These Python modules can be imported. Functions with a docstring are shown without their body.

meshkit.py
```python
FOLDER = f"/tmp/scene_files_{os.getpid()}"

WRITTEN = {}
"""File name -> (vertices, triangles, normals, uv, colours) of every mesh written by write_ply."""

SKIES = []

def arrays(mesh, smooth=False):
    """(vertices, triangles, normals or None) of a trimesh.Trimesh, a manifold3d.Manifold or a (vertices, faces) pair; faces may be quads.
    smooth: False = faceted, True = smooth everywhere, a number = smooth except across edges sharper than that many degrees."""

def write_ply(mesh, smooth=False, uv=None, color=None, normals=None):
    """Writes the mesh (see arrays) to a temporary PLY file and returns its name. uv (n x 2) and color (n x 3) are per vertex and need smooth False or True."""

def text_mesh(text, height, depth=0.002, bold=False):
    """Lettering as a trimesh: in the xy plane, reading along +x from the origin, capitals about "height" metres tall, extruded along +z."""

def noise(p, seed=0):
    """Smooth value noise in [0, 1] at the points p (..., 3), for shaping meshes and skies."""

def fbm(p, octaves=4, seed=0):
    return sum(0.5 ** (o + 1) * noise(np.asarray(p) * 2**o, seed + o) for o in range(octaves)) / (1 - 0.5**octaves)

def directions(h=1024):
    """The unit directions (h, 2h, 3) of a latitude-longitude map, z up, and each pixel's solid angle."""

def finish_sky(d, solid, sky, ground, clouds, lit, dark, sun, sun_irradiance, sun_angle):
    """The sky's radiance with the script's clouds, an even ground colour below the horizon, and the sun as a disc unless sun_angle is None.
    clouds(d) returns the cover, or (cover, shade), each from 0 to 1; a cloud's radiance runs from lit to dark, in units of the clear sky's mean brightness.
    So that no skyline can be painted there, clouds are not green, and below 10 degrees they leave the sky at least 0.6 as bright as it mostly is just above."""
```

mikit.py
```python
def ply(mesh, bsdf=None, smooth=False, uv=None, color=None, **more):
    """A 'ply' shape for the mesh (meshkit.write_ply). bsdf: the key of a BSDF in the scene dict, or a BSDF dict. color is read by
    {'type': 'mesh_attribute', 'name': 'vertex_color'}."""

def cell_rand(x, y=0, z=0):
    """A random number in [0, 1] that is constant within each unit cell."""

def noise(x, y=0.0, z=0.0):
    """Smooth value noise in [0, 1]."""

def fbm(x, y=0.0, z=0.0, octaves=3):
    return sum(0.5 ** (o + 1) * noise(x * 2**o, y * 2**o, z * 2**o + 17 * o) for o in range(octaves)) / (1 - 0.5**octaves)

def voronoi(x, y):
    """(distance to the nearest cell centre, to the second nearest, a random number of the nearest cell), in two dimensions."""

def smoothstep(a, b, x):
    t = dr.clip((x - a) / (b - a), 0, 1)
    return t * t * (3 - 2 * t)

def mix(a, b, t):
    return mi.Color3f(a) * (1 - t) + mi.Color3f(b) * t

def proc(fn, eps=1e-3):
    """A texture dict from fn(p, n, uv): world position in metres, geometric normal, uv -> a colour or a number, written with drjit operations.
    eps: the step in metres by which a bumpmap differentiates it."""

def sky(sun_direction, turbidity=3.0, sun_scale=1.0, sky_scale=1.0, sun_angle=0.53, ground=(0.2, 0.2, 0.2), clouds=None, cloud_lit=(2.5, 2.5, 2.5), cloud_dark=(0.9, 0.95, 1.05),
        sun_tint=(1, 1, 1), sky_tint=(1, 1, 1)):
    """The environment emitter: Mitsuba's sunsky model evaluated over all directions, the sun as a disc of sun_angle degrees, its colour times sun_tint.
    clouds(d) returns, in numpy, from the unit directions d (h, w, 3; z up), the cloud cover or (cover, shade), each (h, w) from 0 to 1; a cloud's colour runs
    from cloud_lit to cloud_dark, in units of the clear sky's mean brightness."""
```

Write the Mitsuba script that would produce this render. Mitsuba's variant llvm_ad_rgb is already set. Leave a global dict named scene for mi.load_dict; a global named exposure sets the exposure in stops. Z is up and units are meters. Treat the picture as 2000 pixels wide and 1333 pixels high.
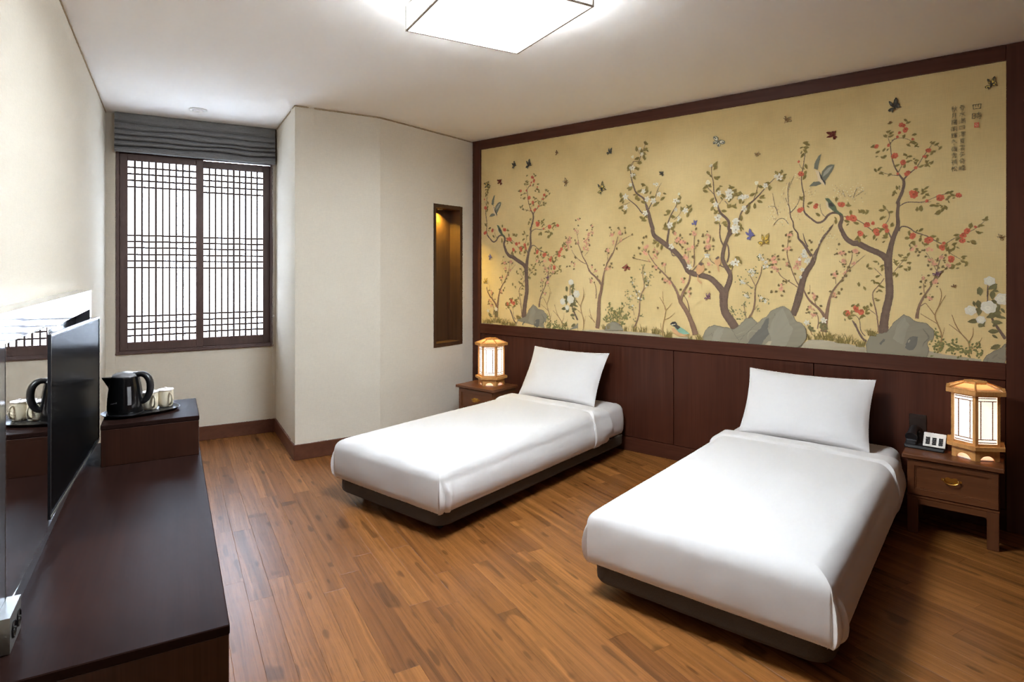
import math, random
import numpy as np, trimesh, mitsuba as mi, drjit as dr, mikit, meshkit
from mikit import proc, noise, fbm, smoothstep, mix
from shapely.geometry import Polygon, box as sbox
from trimesh.transformations import rotation_matrix as rotm

T = mi.ScalarTransform4f
rng = np.random.default_rng(7)
random.seed(7)
scene, labels = {}, {}
PI = math.pi

def lin(r, g, b):
    """sRGB 0..255 -> linear"""
    return [c / 255 / 12.92 if c / 255 <= .04045 else ((c / 255 + .055) / 1.055) ** 2.4 for c in (r, g, b)]

def rgb(c):
    return {'type': 'rgb', 'value': [float(v) for v in c]}

# ------------------------------------------------------------------ camera, daylight, lights, exposure
EYE = 1.45
fwd = np.array([-0.63157, 0.77532])
scene['camera'] = {'type': 'perspective', 'fov': 80.946, 'fov_axis': 'x', 'near_clip': .02, 'far_clip': 100.,
                   'principal_point_offset_x': 0.0, 'principal_point_offset_y': 139.5 / 1333,
                   'to_world': T().look_at(origin=[0, 0, EYE], target=[fwd[0], fwd[1], EYE], up=[0, 0, 1])}
SKY_SCALE = 90.0
scene['sky'] = mikit.sky((-.5, .3, .8), turbidity=4, sun_scale=0.0, sky_scale=SKY_SCALE, ground=(.3, .3, .3),
                         clouds=lambda d: 0 * d[..., 2] + 1.0, cloud_lit=(2.15, 2.56, 3.2), cloud_dark=(.9, .95, 1.05))
CEILING_LAMP = [75.0, 82.5, 89.0]       # radiance of the ceiling lantern's lower paper
CEILING_LAMP_SIDE = [27.0, 29.7, 32.0]  # its side papers
LANTERN = [1.08, .80, .62]             # radiance of the bedside lanterns' paper
NICHE_SPOT = [3.6, 2.5, .42]
exposure = 0.25

# ------------------------------------------------------------------ frames: world = aligned with the mural wall; L = aligned with the window alcove and the desk
C0 = np.array([-5.443, 1.653])
AV = np.array([0.93260, -0.36092])      # along the left wall, away from the window
BV = np.array([0.36092, 0.93260])       # along the window wall, away from the left wall
LM = np.eye(4)
LM[:2, 0], LM[:2, 1], LM[:2, 3] = AV, BV, C0
def LP(a, b):
    return C0 + a * AV + b * BV
H = 2.70
YW = 4.325                              # mural wall plane
DL, DT = .50, .70                       # desk top, raised cabinet top

# ------------------------------------------------------------------ helpers
def M4(t=(0, 0, 0), rz=0.0):
    m = rotm(rz, [0, 0, 1]); m[:3, 3] = t
    return m

def cat(ms):
    return trimesh.util.concatenate([m for m in ms])

def box(x0, x1, y0, y1, z0, z1, bev=0.0):
    if bev <= 0:
        m = trimesh.creation.box((x1 - x0, y1 - y0, z1 - z0))
        m.apply_translation(((x0 + x1) / 2, (y0 + y1) / 2, (z0 + z1) / 2))
        return m
    pts = []
    for sx in (0, 1):
        for sy in (0, 1):
            for sz in (0, 1):
                x, y, z = (x0, x1)[sx], (y0, y1)[sy], (z0, z1)[sz]
                dx, dy, dz = bev * (1 - 2 * sx), bev * (1 - 2 * sy), bev * (1 - 2 * sz)
                pts += [(x, y + dy, z + dz), (x + dx, y, z + dz), (x + dx, y + dy, z)]
    return trimesh.Trimesh(np.array(pts)).convex_hull

def cyl(r, z0, z1, c=(0, 0), n=32, r2=None):
    """frustum on the z axis"""
    a = np.arange(n) * 2 * PI / n
    r2 = r if r2 is None else r2
    v = np.vstack([np.c_[r * np.cos(a), r * np.sin(a), a * 0 + z0], np.c_[r2 * np.cos(a), r2 * np.sin(a), a * 0 + z1]])
    m = trimesh.Trimesh(v).convex_hull
    m.apply_translation((c[0], c[1], 0))
    return m

def lathe(profile, n=48):
    """closed by itself where the profile starts and ends on the axis"""
    return trimesh.creation.revolve(np.array(profile, float), sections=n)

def tube(path, r, n=10, cap=True, sx=1.0):
    """swept tube; r scalar or per point"""
    p = np.array(path, float); k = len(p)
    r = np.broadcast_to(np.asarray(r, float), (k,))
    t = np.gradient(p, axis=0); t /= np.linalg.norm(t, axis=1, keepdims=True)
    u = np.cross(t[0], [0, 0, 1.0] if abs(t[0][2]) < .9 else [1.0, 0, 0]); V, rows = [], []
    for i in range(k):
        u = u - t[i] * (u @ t[i]); u /= np.linalg.norm(u)
        w = np.cross(t[i], u)
        a = np.arange(n) * 2 * PI / n
        rows.append(p[i] + r[i] * (np.cos(a)[:, None] * u * sx + np.sin(a)[:, None] * w))
    V = np.vstack(rows); F = []
    for i in range(k - 1):
        for j in range(n):
            a0, a1, b0, b1 = i * n + j, i * n + (j + 1) % n, (i + 1) * n + j, (i + 1) * n + (j + 1) % n
            F += [(a0, a1, b1), (a0, b1, b0)]
    if cap:
        V = np.vstack([V, p[:1], p[-1:]])
        for j in range(n):
            F += [(k * n, (j + 1) % n, j), (k * n + 1, (k - 1) * n + j, (k - 1) * n + (j + 1) % n)]
    return trimesh.Trimesh(V, np.array(F), process=False)

def extrude(poly, h):
    return trimesh.creation.extrude_polygon(poly if isinstance(poly, Polygon) else Polygon(poly), h, engine='earcut')

def grid(P, flip=False, wrap=False):
    """mesh of an (n, m, 3) array of points; wrap closes the second direction"""
    n, m = P.shape[:2]
    idx = np.arange(n * m).reshape(n, m)
    if wrap:
        idx = np.hstack([idx, idx[:, :1]])
    a, b, c, d = idx[:-1, :-1].ravel(), idx[1:, :-1].ravel(), idx[1:, 1:].ravel(), idx[:-1, 1:].ravel()
    F = np.vstack([np.c_[a, b, c], np.c_[a, c, d]])
    if flip:
        F = F[:, ::-1]
    return trimesh.Trimesh(P.reshape(-1, 3), F, process=False)

def key_for(name, parent=None):
    base = f'{parent}__{name}' if parent else name
    k, i = base, 0
    while k in scene or k in labels or k in used:
        i += 1
        k = f'{base}_{i:03d}'
    used.add(k)
    return k
used = set()

def thing(name, label, cat_, group=None):
    k = key_for(name)
    labels[k] = {'label': label, 'category': cat_}
    if group:
        labels[k]['group'] = group
    return k

def obj(name, mesh, mat, parent=None, frame=None, smooth=False, label=None, **more):
    k = key_for(name, parent)
    if frame is not None:
        mesh = mesh.copy(); mesh.apply_transform(frame)
    scene[k] = mikit.ply(mesh, mat, smooth=smooth, **more)
    if label:
        labels.setdefault(k, {})['label'] = label
    return k

def struct(name, mesh, mat, label, frame=None, smooth=False, parent=None, **more):
    k = obj(name, mesh, mat, parent, frame, smooth, **more)
    if parent is None:
        labels[k] = {'label': label, 'kind': 'structure'}
    return k

def solo(name, mesh, mat, label, cat_, frame=None, smooth=False, group=None, **more):
    k = obj(name, mesh, mat, None, frame, smooth, **more)
    labels[k] = {'label': label, 'category': cat_}
    if group:
        labels[k]['group'] = group
    return k

# ------------------------------------------------------------------ materials
def two(d):
    return {'type': 'twosided', 'b': d}

def principled(col, rough=.5, spec=.5, metallic=0.0, **more):
    return two({'type': 'principled', 'base_color': col if isinstance(col, dict) else rgb(col), 'roughness': rough, 'specular': spec, 'metallic': metallic, **more})

def wall_fn(c):
    def fn(p, n, uv):
        h = p.x * .9326 - p.y * .3609 + (p.x * .3609 + p.y * .9326)      # both directions of the walls run through this
        weave = noise(h * 420, p.z * 60, 3.0) * .5 + noise(h * 60, p.z * 420, 9.0) * .5
        return mi.Color3f(*c) * (.955 + .09 * weave)
    return fn

def veneer(c0, c1, axis, scale=1.0, seed=0.0):
    """straight-grained stained veneer: axis = direction of the grain"""
    ax = np.array(axis, float) / np.linalg.norm(axis)
    def fn(p, n, uv):
        g = p.x * ax[0] + p.y * ax[1] + p.z * ax[2]
        qx, qy, qz = p.x - g * ax[0], p.y - g * ax[1], p.z - g * ax[2]
        warp = .02 * fbm(g * 1.3 * scale, qx * 3 + qy * 3 + seed, qz * 3)
        f1 = .45 * fbm(qx * 48 * scale + warp * 60 + seed, qy * 48 * scale + g * 1.2, qz * 48 * scale + g * 1.1, 3) + .55 * fbm(qx * 7 * scale + warp * 30 + seed, qy * 7 * scale + g * .5, qz * 7 * scale + g * .6, 3)
        f2 = noise(qx * 420 + g * 4, qy * 420 + seed, qz * 420 + g * 5)
        return mix(c0, c1, dr.clip((f1 - .2) * 1.5, 0, 1)) * (.91 + .18 * f2)
    return fn

scene['m_wall'] = two({'type': 'diffuse', 'reflectance': proc(wall_fn(lin(217, 209, 194)))})
scene['m_ceiling'] = two({'type': 'diffuse', 'reflectance': rgb(lin(249, 247, 243))})
scene['m_cornice'] = two({'type': 'diffuse', 'reflectance': rgb(lin(150, 132, 108))})
W0, W1 = lin(57, 29, 20), lin(78, 43, 29)
VR = dict(rough=.38, spec=.2)
scene['m_veneer_x'] = principled(proc(veneer(W0, W1, (1, 0, 0))), **VR)
scene['m_veneer_z'] = principled(proc(veneer(W0, W1, (0, 0, 1), 1.0, 5.0)), **VR)
scene['m_veneer_dark'] = principled(proc(veneer(lin(53, 26, 17), lin(74, 39, 26), (0, 0, 1), 1.0, 11.0)), **VR)
desk_grain = proc(veneer(lin(29, 18, 16), lin(42, 26, 22), (AV[0], AV[1], 0), 1.2, 3.0))
scene['m_desk_top'] = two({'type': 'blendbsdf', 'weight': .28, 'a': {'type': 'diffuse', 'reflectance': desk_grain}, 'b': {'type': 'principled', 'base_color': desk_grain, 'roughness': .32, 'specular': .1}})
scene['m_desk_face'] = principled(proc(veneer(lin(38, 20, 13), lin(58, 31, 20), (0, 0, 1), 1.6, 8.0)), rough=.38, spec=.5)
scene['m_night'] = principled(proc(veneer(lin(74, 41, 22), lin(102, 60, 34), (1, 0, 0), .9, 2.0)), rough=.33, spec=.5)
scene['m_night_leg'] = principled(proc(veneer(lin(74, 41, 22), lin(102, 60, 34), (0, 0, 1), .9, 2.0)), rough=.36, spec=.5)
scene['m_skirting'] = principled(proc(veneer(lin(72, 40, 28), lin(98, 60, 42), (AV[0], AV[1], 0), .8, 4.0)), rough=.4, spec=.4)
scene['m_niche'] = principled(proc(veneer(lin(46, 30, 19), lin(76, 50, 31), (0, 0, 1), .8, 6.0)), rough=.5, spec=.4)
scene['m_window_wood'] = principled(proc(veneer(lin(66, 48, 44), lin(86, 64, 58), (0, 0, 1), .8, 7.0)), rough=.42, spec=.5)
scene['m_lattice'] = principled(lin(62, 50, 46), rough=.6, spec=.3)
scene['m_hanji'] = {'type': 'principledthin', 'base_color': rgb((.92, .92, .92)), 'roughness': .8, 'diff_trans': 1.6, 'spec_trans': 0.0, 'eta': 1.3}

def floor_fn(p, n, uv):
    k = dr.floor(uv.y)
    v = uv.y - k
    r1, r2, r3 = mikit.cell_rand(k, 3, 1), mikit.cell_rand(k, 7, 2), mikit.cell_rand(k, 11, 5)
    u = uv.x + r2 * 37
    warp = (fbm(u * 1.6, v * 9, k) - .5) * .05
    rings = .6 * fbm(u * .9, (v + warp) * 46 + r1 * 20, k * 1.7, 4) + .4 * fbm(u * 2.2, (v + warp) * 150 + r1 * 20, k * 1.7, 2)
    streak = smoothstep(.55, .78, fbm(u * .7 + 9, (v + warp) * 26 + r3 * 30, k * 2.3, 3))
    fine = noise(u * 9, v * 700, k)
    knot = smoothstep(.84, .93, noise(u * 6.5, v * 26 + r1 * 9, k))
    pores = smoothstep(.62, .8, noise(u * 14, (v + warp * .4) * 420, k * 3.1))
    base = mix(lin(110, 69, 35), lin(146, 97, 52), dr.clip((rings - .28) * 2.0, 0, 1))
    tone = mix(lin(200, 188, 178), lin(255, 250, 240), r1 * .72 + .28 * r3)
    c = base * tone
    c = c * (1 - .34 * streak) * (1 - .42 * knot) * (1 - .2 * pores)
    return c * (.90 + .18 * fine)
scene['m_plank'] = principled(proc(floor_fn), rough=.36, spec=.36)
scene['m_screed'] = principled(lin(60, 42, 30), rough=.8)

def linen_fn(c):
    def fn(p, n, uv):
        return mi.Color3f(*c) * (.985 + .03 * noise(p.x * 700, p.y * 700, p.z * 700))
    return fn
scene['m_linen'] = two({'type': 'diffuse', 'reflectance': proc(linen_fn(lin(219, 217, 216)))})
scene['m_sheet'] = two({'type': 'diffuse', 'reflectance': proc(linen_fn(lin(214, 209, 207)))})
def basefab(p, n, uv):
    return mi.Color3f(*lin(58, 49, 40)) * (.8 + .4 * noise(p.x * 500, p.y * 500, p.z * 500))
scene['m_base'] = principled(proc(basefab), rough=.75, spec=.3)
scene['m_black'] = principled(lin(24, 24, 26), rough=.35, spec=.5)
scene['m_dark_plate'] = principled(lin(40, 27, 21), rough=.5, spec=.3)
scene['m_black_gloss'] = principled(lin(14, 14, 15), rough=.12, spec=.5)
scene['m_black_matte'] = principled(lin(26, 26, 28), rough=.7, spec=.3)
scene['m_screen'] = two({'type': 'blendbsdf', 'weight': .45, 'a': {'type': 'diffuse', 'reflectance': rgb(lin(9, 9, 10))}, 'b': {'type': 'principled', 'base_color': rgb(lin(9, 9, 10)), 'roughness': .24, 'specular': .05}})
scene['m_silver'] = principled(lin(158, 158, 161), rough=.06, spec=.5, metallic=.9)
scene['m_steel'] = principled(lin(150, 150, 146), rough=.3, metallic=.8)
scene['m_chrome'] = principled(lin(225, 225, 228), rough=.12, metallic=1.0)
scene['m_mirror'] = two({'type': 'conductor', 'material': 'Ag'})
scene['m_brass'] = principled(lin(214, 168, 84), rough=.28, metallic=1.0)
scene['m_ceramic'] = principled(lin(226, 216, 192), rough=.2, spec=.5)
scene['m_lid'] = principled(lin(236, 230, 226), rough=.3, spec=.5)
scene['m_white_plastic'] = principled(lin(232, 230, 226), rough=.4, spec=.4)
scene['m_grey_plastic'] = principled(lin(120, 120, 122), rough=.3, spec=.5)
scene['m_oak'] = principled(proc(veneer(lin(176, 118, 60), lin(214, 160, 96), (0, 0, 1), 2.0, 1.0)), rough=.45, spec=.4)
scene['m_oak_dark'] = principled(lin(96, 58, 28), rough=.5, spec=.4)
scene['m_paper'] = two({'type': 'diffuse', 'reflectance': rgb((.86, .83, .78))})
scene['m_roof_paper'] = {'type': 'principledthin', 'base_color': rgb((.92, .62, .28)), 'roughness': .8, 'diff_trans': 1.1, 'spec_trans': 0.0, 'eta': 1.3}
scene['m_lamp_rib'] = principled(lin(150, 140, 128), rough=.5, spec=.4)
def blind_fn(p, n, uv):
    h = p.x * .3609 + p.y * .9326
    w = noise(h * 900, p.z * 900, 1.0) * .6 + noise(h * 40, p.z * 700, 4.0) * .4
    return mi.Color3f(*lin(112, 111, 110)) * (.66 + .68 * w)
scene['m_blind'] = two({'type': 'diffuse', 'reflectance': proc(blind_fn)})
def silk_fn(p, n, uv):
    blotch = fbm(p.x * 2.2, p.z * 2.2, 1.0, 4)
    warpy = noise(p.x * 30, p.z * 500, 2.0) * .5 + noise(p.x * 500, p.z * 30, 3.0) * .5
    c = mix(lin(208, 182, 127), lin(226, 201, 146), dr.clip((blotch - .3) * 2.2, 0, 1))
    return c * (.95 + .1 * warpy)
scene['m_silk'] = two({'type': 'diffuse', 'reflectance': proc(silk_fn)})
scene['m_print'] = two({'type': 'diffuse', 'reflectance': {'type': 'mesh_attribute', 'name': 'vertex_color'}})

# ================================================================== THE ROOM
WA = -.05                                # window wall plane in the L frame
BL0 = -.02                               # left wall plane
P_A = LP(WA, BL0); P_W = LP(WA, 1.247); P_C1 = LP(.90, 1.247); P_C2 = np.array([-3.942, 3.130]); P_M = np.array([-4.010, 4.345])
P_R = np.array([.75, 4.345])
t_ = (.75 - P_A[0]) / AV[0]
P_R2 = P_A + AV * t_
ROOM = Polygon([P_A, P_W, P_C1, P_C2, P_M, P_R, P_R2])

def wall_frame(P, Q):
    """x along P->Q, y up, z = outwards of the room"""
    d = (Q - P) / np.linalg.norm(Q - P)
    o = np.array([-d[1], d[0]])
    mid = (P + Q) / 2 + o * .01
    from shapely.geometry import Point
    if ROOM.contains(Point(*mid)):
        o = -o
    m = np.eye(4)
    m[:3, 0], m[:3, 1], m[:3, 2], m[:3, 3] = (*d, 0), (0, 0, 1), (*o, 0), (*P, 0)
    return m, np.linalg.norm(Q - P)

def wall(name, P, Q, label, holes=(), thick=.14, mat='m_wall'):
    m, w = wall_frame(P, Q)
    poly = sbox(0, 0, w, H)
    for h in holes:
        poly = poly.difference(sbox(*h))
    struct(name, extrude(poly, thick), mat, label, frame=m)
    return m, w

WB = lambda b: .423 + (b - .423) * 1.0088          # window wall coordinates
WZ = lambda z: EYE + (z - EYE) * 1.0088
win_b0, win_b1, win_z0, win_z1 = WB(.050), WB(1.215), WZ(.775), WZ(2.50)
wall('wall_left', P_R2, P_A, 'long wall with pale woven wallpaper behind the television')
wall('wall_window', P_A, P_W, 'window wall of the alcove with beige wallpaper', holes=[(win_b0 - BL0, win_z0, win_b1 - BL0, win_z1)])
wall('wall_alcove', P_W, P_C1, 'short bright side wall between the window and the projecting corner')
wall('wall_column', P_C1, P_C2, 'beige face of the projecting corner beside the alcove')
NI = (.630, .741, 1.024, 2.050)
wall('wall_niche', P_C2, P_M, 'beige wall with the narrow wooden niche', holes=[(NI[0] + .004, NI[1] + .004, NI[2] - .004, NI[3] - .004)])
wall('wall_headboard', P_M, P_R, 'wall behind the two beds', mat='m_veneer_dark')
wall('wall_right', P_R, P_R2, 'dark wood panelled wall at the right end of the room', mat='m_veneer_dark')
ceil_ = extrude(ROOM.buffer(.14, join_style=2), .12); ceil_.apply_translation((0, 0, H))
struct('ceiling', ceil_, 'm_ceiling', 'flat white ceiling')
corner = box(WA, WA + .006, BL0, .045, 0, H)
struct('wall_corner', corner, 'm_wall', 'narrow pale strip between the left wall and the window blind', frame=LM)

# ---- floor: every plank a part of the floor
sl = extrude(ROOM.buffer(.14, join_style=2), .10); sl.apply_translation((0, 0, -.1125))
struct('floor', sl, 'm_screed', 'brown wood plank floor')
PW = .0995
inv = np.linalg.inv(LM)
def toL(p):
    return (np.asarray(p) - C0) @ np.array([AV, BV]).T
room_L = Polygon([toL(p) for p in ROOM.exterior.coords[:-1]]).buffer(-.0005)
def plank_mesh(poly, a0, k, off, b0):
    """a board with a bevelled upper edge; uv = along the board, across the board + its number"""
    c = np.array(poly.exterior.coords[:-1])
    inner = poly.buffer(-.0006, join_style=2)
    if inner.is_empty or inner.geom_type != 'Polygon' or len(inner.exterior.coords) - 1 != len(c):
        return None
    ci = np.array(inner.exterior.coords[:-1])
    if poly.exterior.is_ccw != inner.exterior.is_ccw:
        ci = ci[::-1]
    s = np.argmin(np.linalg.norm(ci - c[0], axis=1)); ci = np.roll(ci, -s, axis=0)
    n = len(c)
    V = np.vstack([np.c_[c, c[:, 0] * 0 - .012], np.c_[c, c[:, 0] * 0 - .0004], np.c_[ci, ci[:, 0] * 0]])
    F = []
    for r in (0, 1):
        for i in range(n):
            j = (i + 1) % n
            F += [(r * n + i, r * n + j, (r + 1) * n + j), (r * n + i, (r + 1) * n + j, (r + 1) * n + i)]
    F += [(2 * n, 2 * n + i, 2 * n + i + 1) for i in range(1, n - 1)]
    if not poly.exterior.is_ccw:
        F = [f[::-1] for f in F]
    uv = np.c_[V[:, 0] + off, k + np.clip((V[:, 1] - b0) * .98, .0005, .12)]
    m = trimesh.Trimesh(V, np.array(F), process=False); m.apply_transform(LM)
    return m, uv
prng = np.random.default_rng(21)
planks = []
k = 0
for row in range(0, 62):
    b0 = -.075 + row * PW
    a0 = -.6 - prng.uniform(0, .8)
    while a0 < 8.2:
        ln = prng.choice([.62, .80, .92, 1.20], p=[.2, .3, .3, .2])
        g = sbox(a0 + .0002, b0 + .0002, a0 + ln - .0002, b0 + PW - .0002).intersection(room_L)
        for poly in ([g] if g.geom_type == 'Polygon' else list(getattr(g, 'geoms', []))):
            if poly.is_empty or poly.area < 2e-4:
                continue
            k += 1
            r = plank_mesh(poly, a0, k, prng.uniform(0, 50), b0)
            if r is None:
                r = plank_mesh(poly.convex_hull.simplify(.002), a0, k, prng.uniform(0, 50), b0)
            if r is not None:
                planks.append(r)
        a0 += ln
def plank_rank(r):
    c = r[0].vertices.mean(0)
    rt, fw = c[0] * .77532 + c[1] * .63157, c[0] * fwd[0] + c[1] * fwd[1]
    seen = fw > .9 and abs(rt) < .95 * fw + .6
    return (0 if seen else 1, fw)
planks.sort(key=plank_rank)
for m, uv in planks[:299]:
    obj('plank', m, 'm_plank', 'floor', uv=uv)
if len(planks) > 299:
    mm = cat([p[0] for p in planks[299:]])
    kk = obj('plank', mm, 'm_plank', 'floor', uv=np.vstack([p[1] for p in planks[299:]]))
    labels[kk] = {'kind': 'stuff'}

# ---- skirting boards and the thin edge under the ceiling
def strip(P, Q, z0, z1, d, s0=0.0, s1=None, bev=.003):
    m, w = wall_frame(P, Q)
    s1 = w if s1 is None else s1
    r = box(s0, s1, z0, z1, -d, 0.004, bev); r.apply_transform(m)
    return r
for nm, P, Q, lb, s0, s1 in (('baseboard_window', P_A, P_W, 'dark brown skirting board under the window', 0, None),
                       ('baseboard_alcove', P_W, P_C1, 'dark brown skirting board on the bright alcove side wall', -.012, None),
                       ('baseboard_column', P_C1, P_C2, 'dark brown skirting board at the projecting corner', -.012, None),
                       ('baseboard_niche', P_C2, P_M, 'dark brown skirting board below the niche', 0, None)):
    struct(nm, strip(P, Q, 0, .118, .012, s0, s1), 'm_skirting', lb)
for P, Q, lb in ((P_R2, P_A, 'thin brown line where the left wall meets the ceiling'), (P_W, P_C1, 'thin line under the ceiling of the alcove side wall'),
                 (P_C1, P_C2, 'thin brown line above the projecting corner'), (P_C2, P_M, 'thin brown line above the niche wall')):
    k_ = sum(x.startswith('trim_') for x in labels) + 1
    struct(f'trim_{k_}', strip(P, Q, H - .011, H - .0005, .005, bev=.001), 'm_cornice', lb)

# ---- panelling of the headboard wall
FY = YW - .020
def trim(mesh, mat, lb):
    k_ = sum(x.startswith('trim_') for x in labels) + 1
    struct(f'trim_{k_}', mesh, mat, lb)
MX0, MX1, MZ0, MZ1 = -3.907, .023, .929, 2.612
trim(box(-4.004, MX0, FY, 4.3445, 0, H - .001, .002), 'm_veneer_z', 'upright dark wood stile left of the mural')
trim(box(MX0 + .0005, MX1 - .0005, FY + .0008, 4.3445, MZ1, H - .001, .002), 'm_veneer_x', 'dark wood rail between the mural and the ceiling')
trim(box(MX0 + .0005, MX1 - .0005, FY + .0008, 4.3445, .836, MZ0, .002), 'm_veneer_x', 'dark wood rail between the mural and the headboard panels')
trim(box(MX1, .175, FY, 4.3445, 0, H - .001, .002), 'm_veneer_z', 'upright dark wood stile right of the mural')
seams = [MX0, -2.881, -1.930, -.955, MX1]
hb = thing('headboard', 'dark wood headboard panelling of four wide panels below the mural, behind both beds', 'headboard')
for i in range(4):
    obj('panel', box(seams[i] + .0022, seams[i + 1] - .0022, YW - .010, 4.3445, .116, .833, .0015), 'm_veneer_dark', hb)
trim(box(.178, .748, YW - .010, 4.3445, .116, H - .002, .0015), 'm_veneer_dark', 'dark wood wall panel right of the mural')
struct('baseboard_headboard', box(MX0, MX1, YW - .009, 4.3445, 0, .112, .0015), 'm_veneer_x', 'flat dark wood board at the foot of the headboard panels')

# ---- niche
nm_, nw_ = wall_frame(P_C2, P_M)
t = thing('wall_niche', 'narrow recessed wooden niche with a warm spot, in the beige wall left of the mural', 'wall niche')
fr = sbox(NI[0], NI[1], NI[2], NI[3]).difference(sbox(NI[0] + .028, NI[1] + .034, NI[2] - .034, NI[3] - .034))
fm = extrude(fr, .022); fm.apply_translation((0, 0, -.006)); obj('frame', fm, 'm_niche', t, nm_)
ND = .125
inn = (NI[0] + .026, NI[1] + .032, NI[2] - .032, NI[3] - .032)
obj('back_panel', box(inn[0], inn[2], inn[1], inn[3], ND, ND + .012), 'm_niche', t, nm_)
obj('side_board', box(inn[0] - .012, inn[0], inn[1], inn[3], .016, ND + .012), 'm_niche', t, nm_)
obj('side_board', box(inn[2], inn[2] + .012, inn[1], inn[3], .016, ND + .012), 'm_niche', t, nm_)
obj('shelf_board', box(inn[0] - .012, inn[2] + .012, inn[1] - .012, inn[1], .016, ND + .012), 'm_niche', t, nm_)
obj('top_board', box(inn[0] - .012, inn[2] + .012, inn[3], inn[3] + .012, .016, ND + .012), 'm_niche', t, nm_)
scx = (inn[0] + inn[2]) / 2 - .03
m_ = np.eye(4); m_[:3, 3] = (scx, inn[3], .072)
dl2 = lathe([(0, 0), (.024, 0), (.027, .006), (.022, .010), (0, .010)], 24)
dl2.apply_transform(rotm(PI / 2, [1, 0, 0])); dl2.apply_transform(m_)
obj('downlight', dl2, 'm_steel', t, nm_, label='small steel downlight')
sp = (nm_ @ np.array([scx, inn[3] - .016, .070, 1]))[:3]; tg = (nm_ @ np.array([scx, inn[3] - .36, .128, 1]))[:3]
scene['niche_spot_light'] = {'type': 'spot', 'intensity': rgb(NICHE_SPOT), 'cutoff_angle': 62.0, 'beam_width': 26.0,
                             'to_world': T().look_at(origin=list(sp), target=list(tg), up=[1, 0, 0])}

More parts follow.
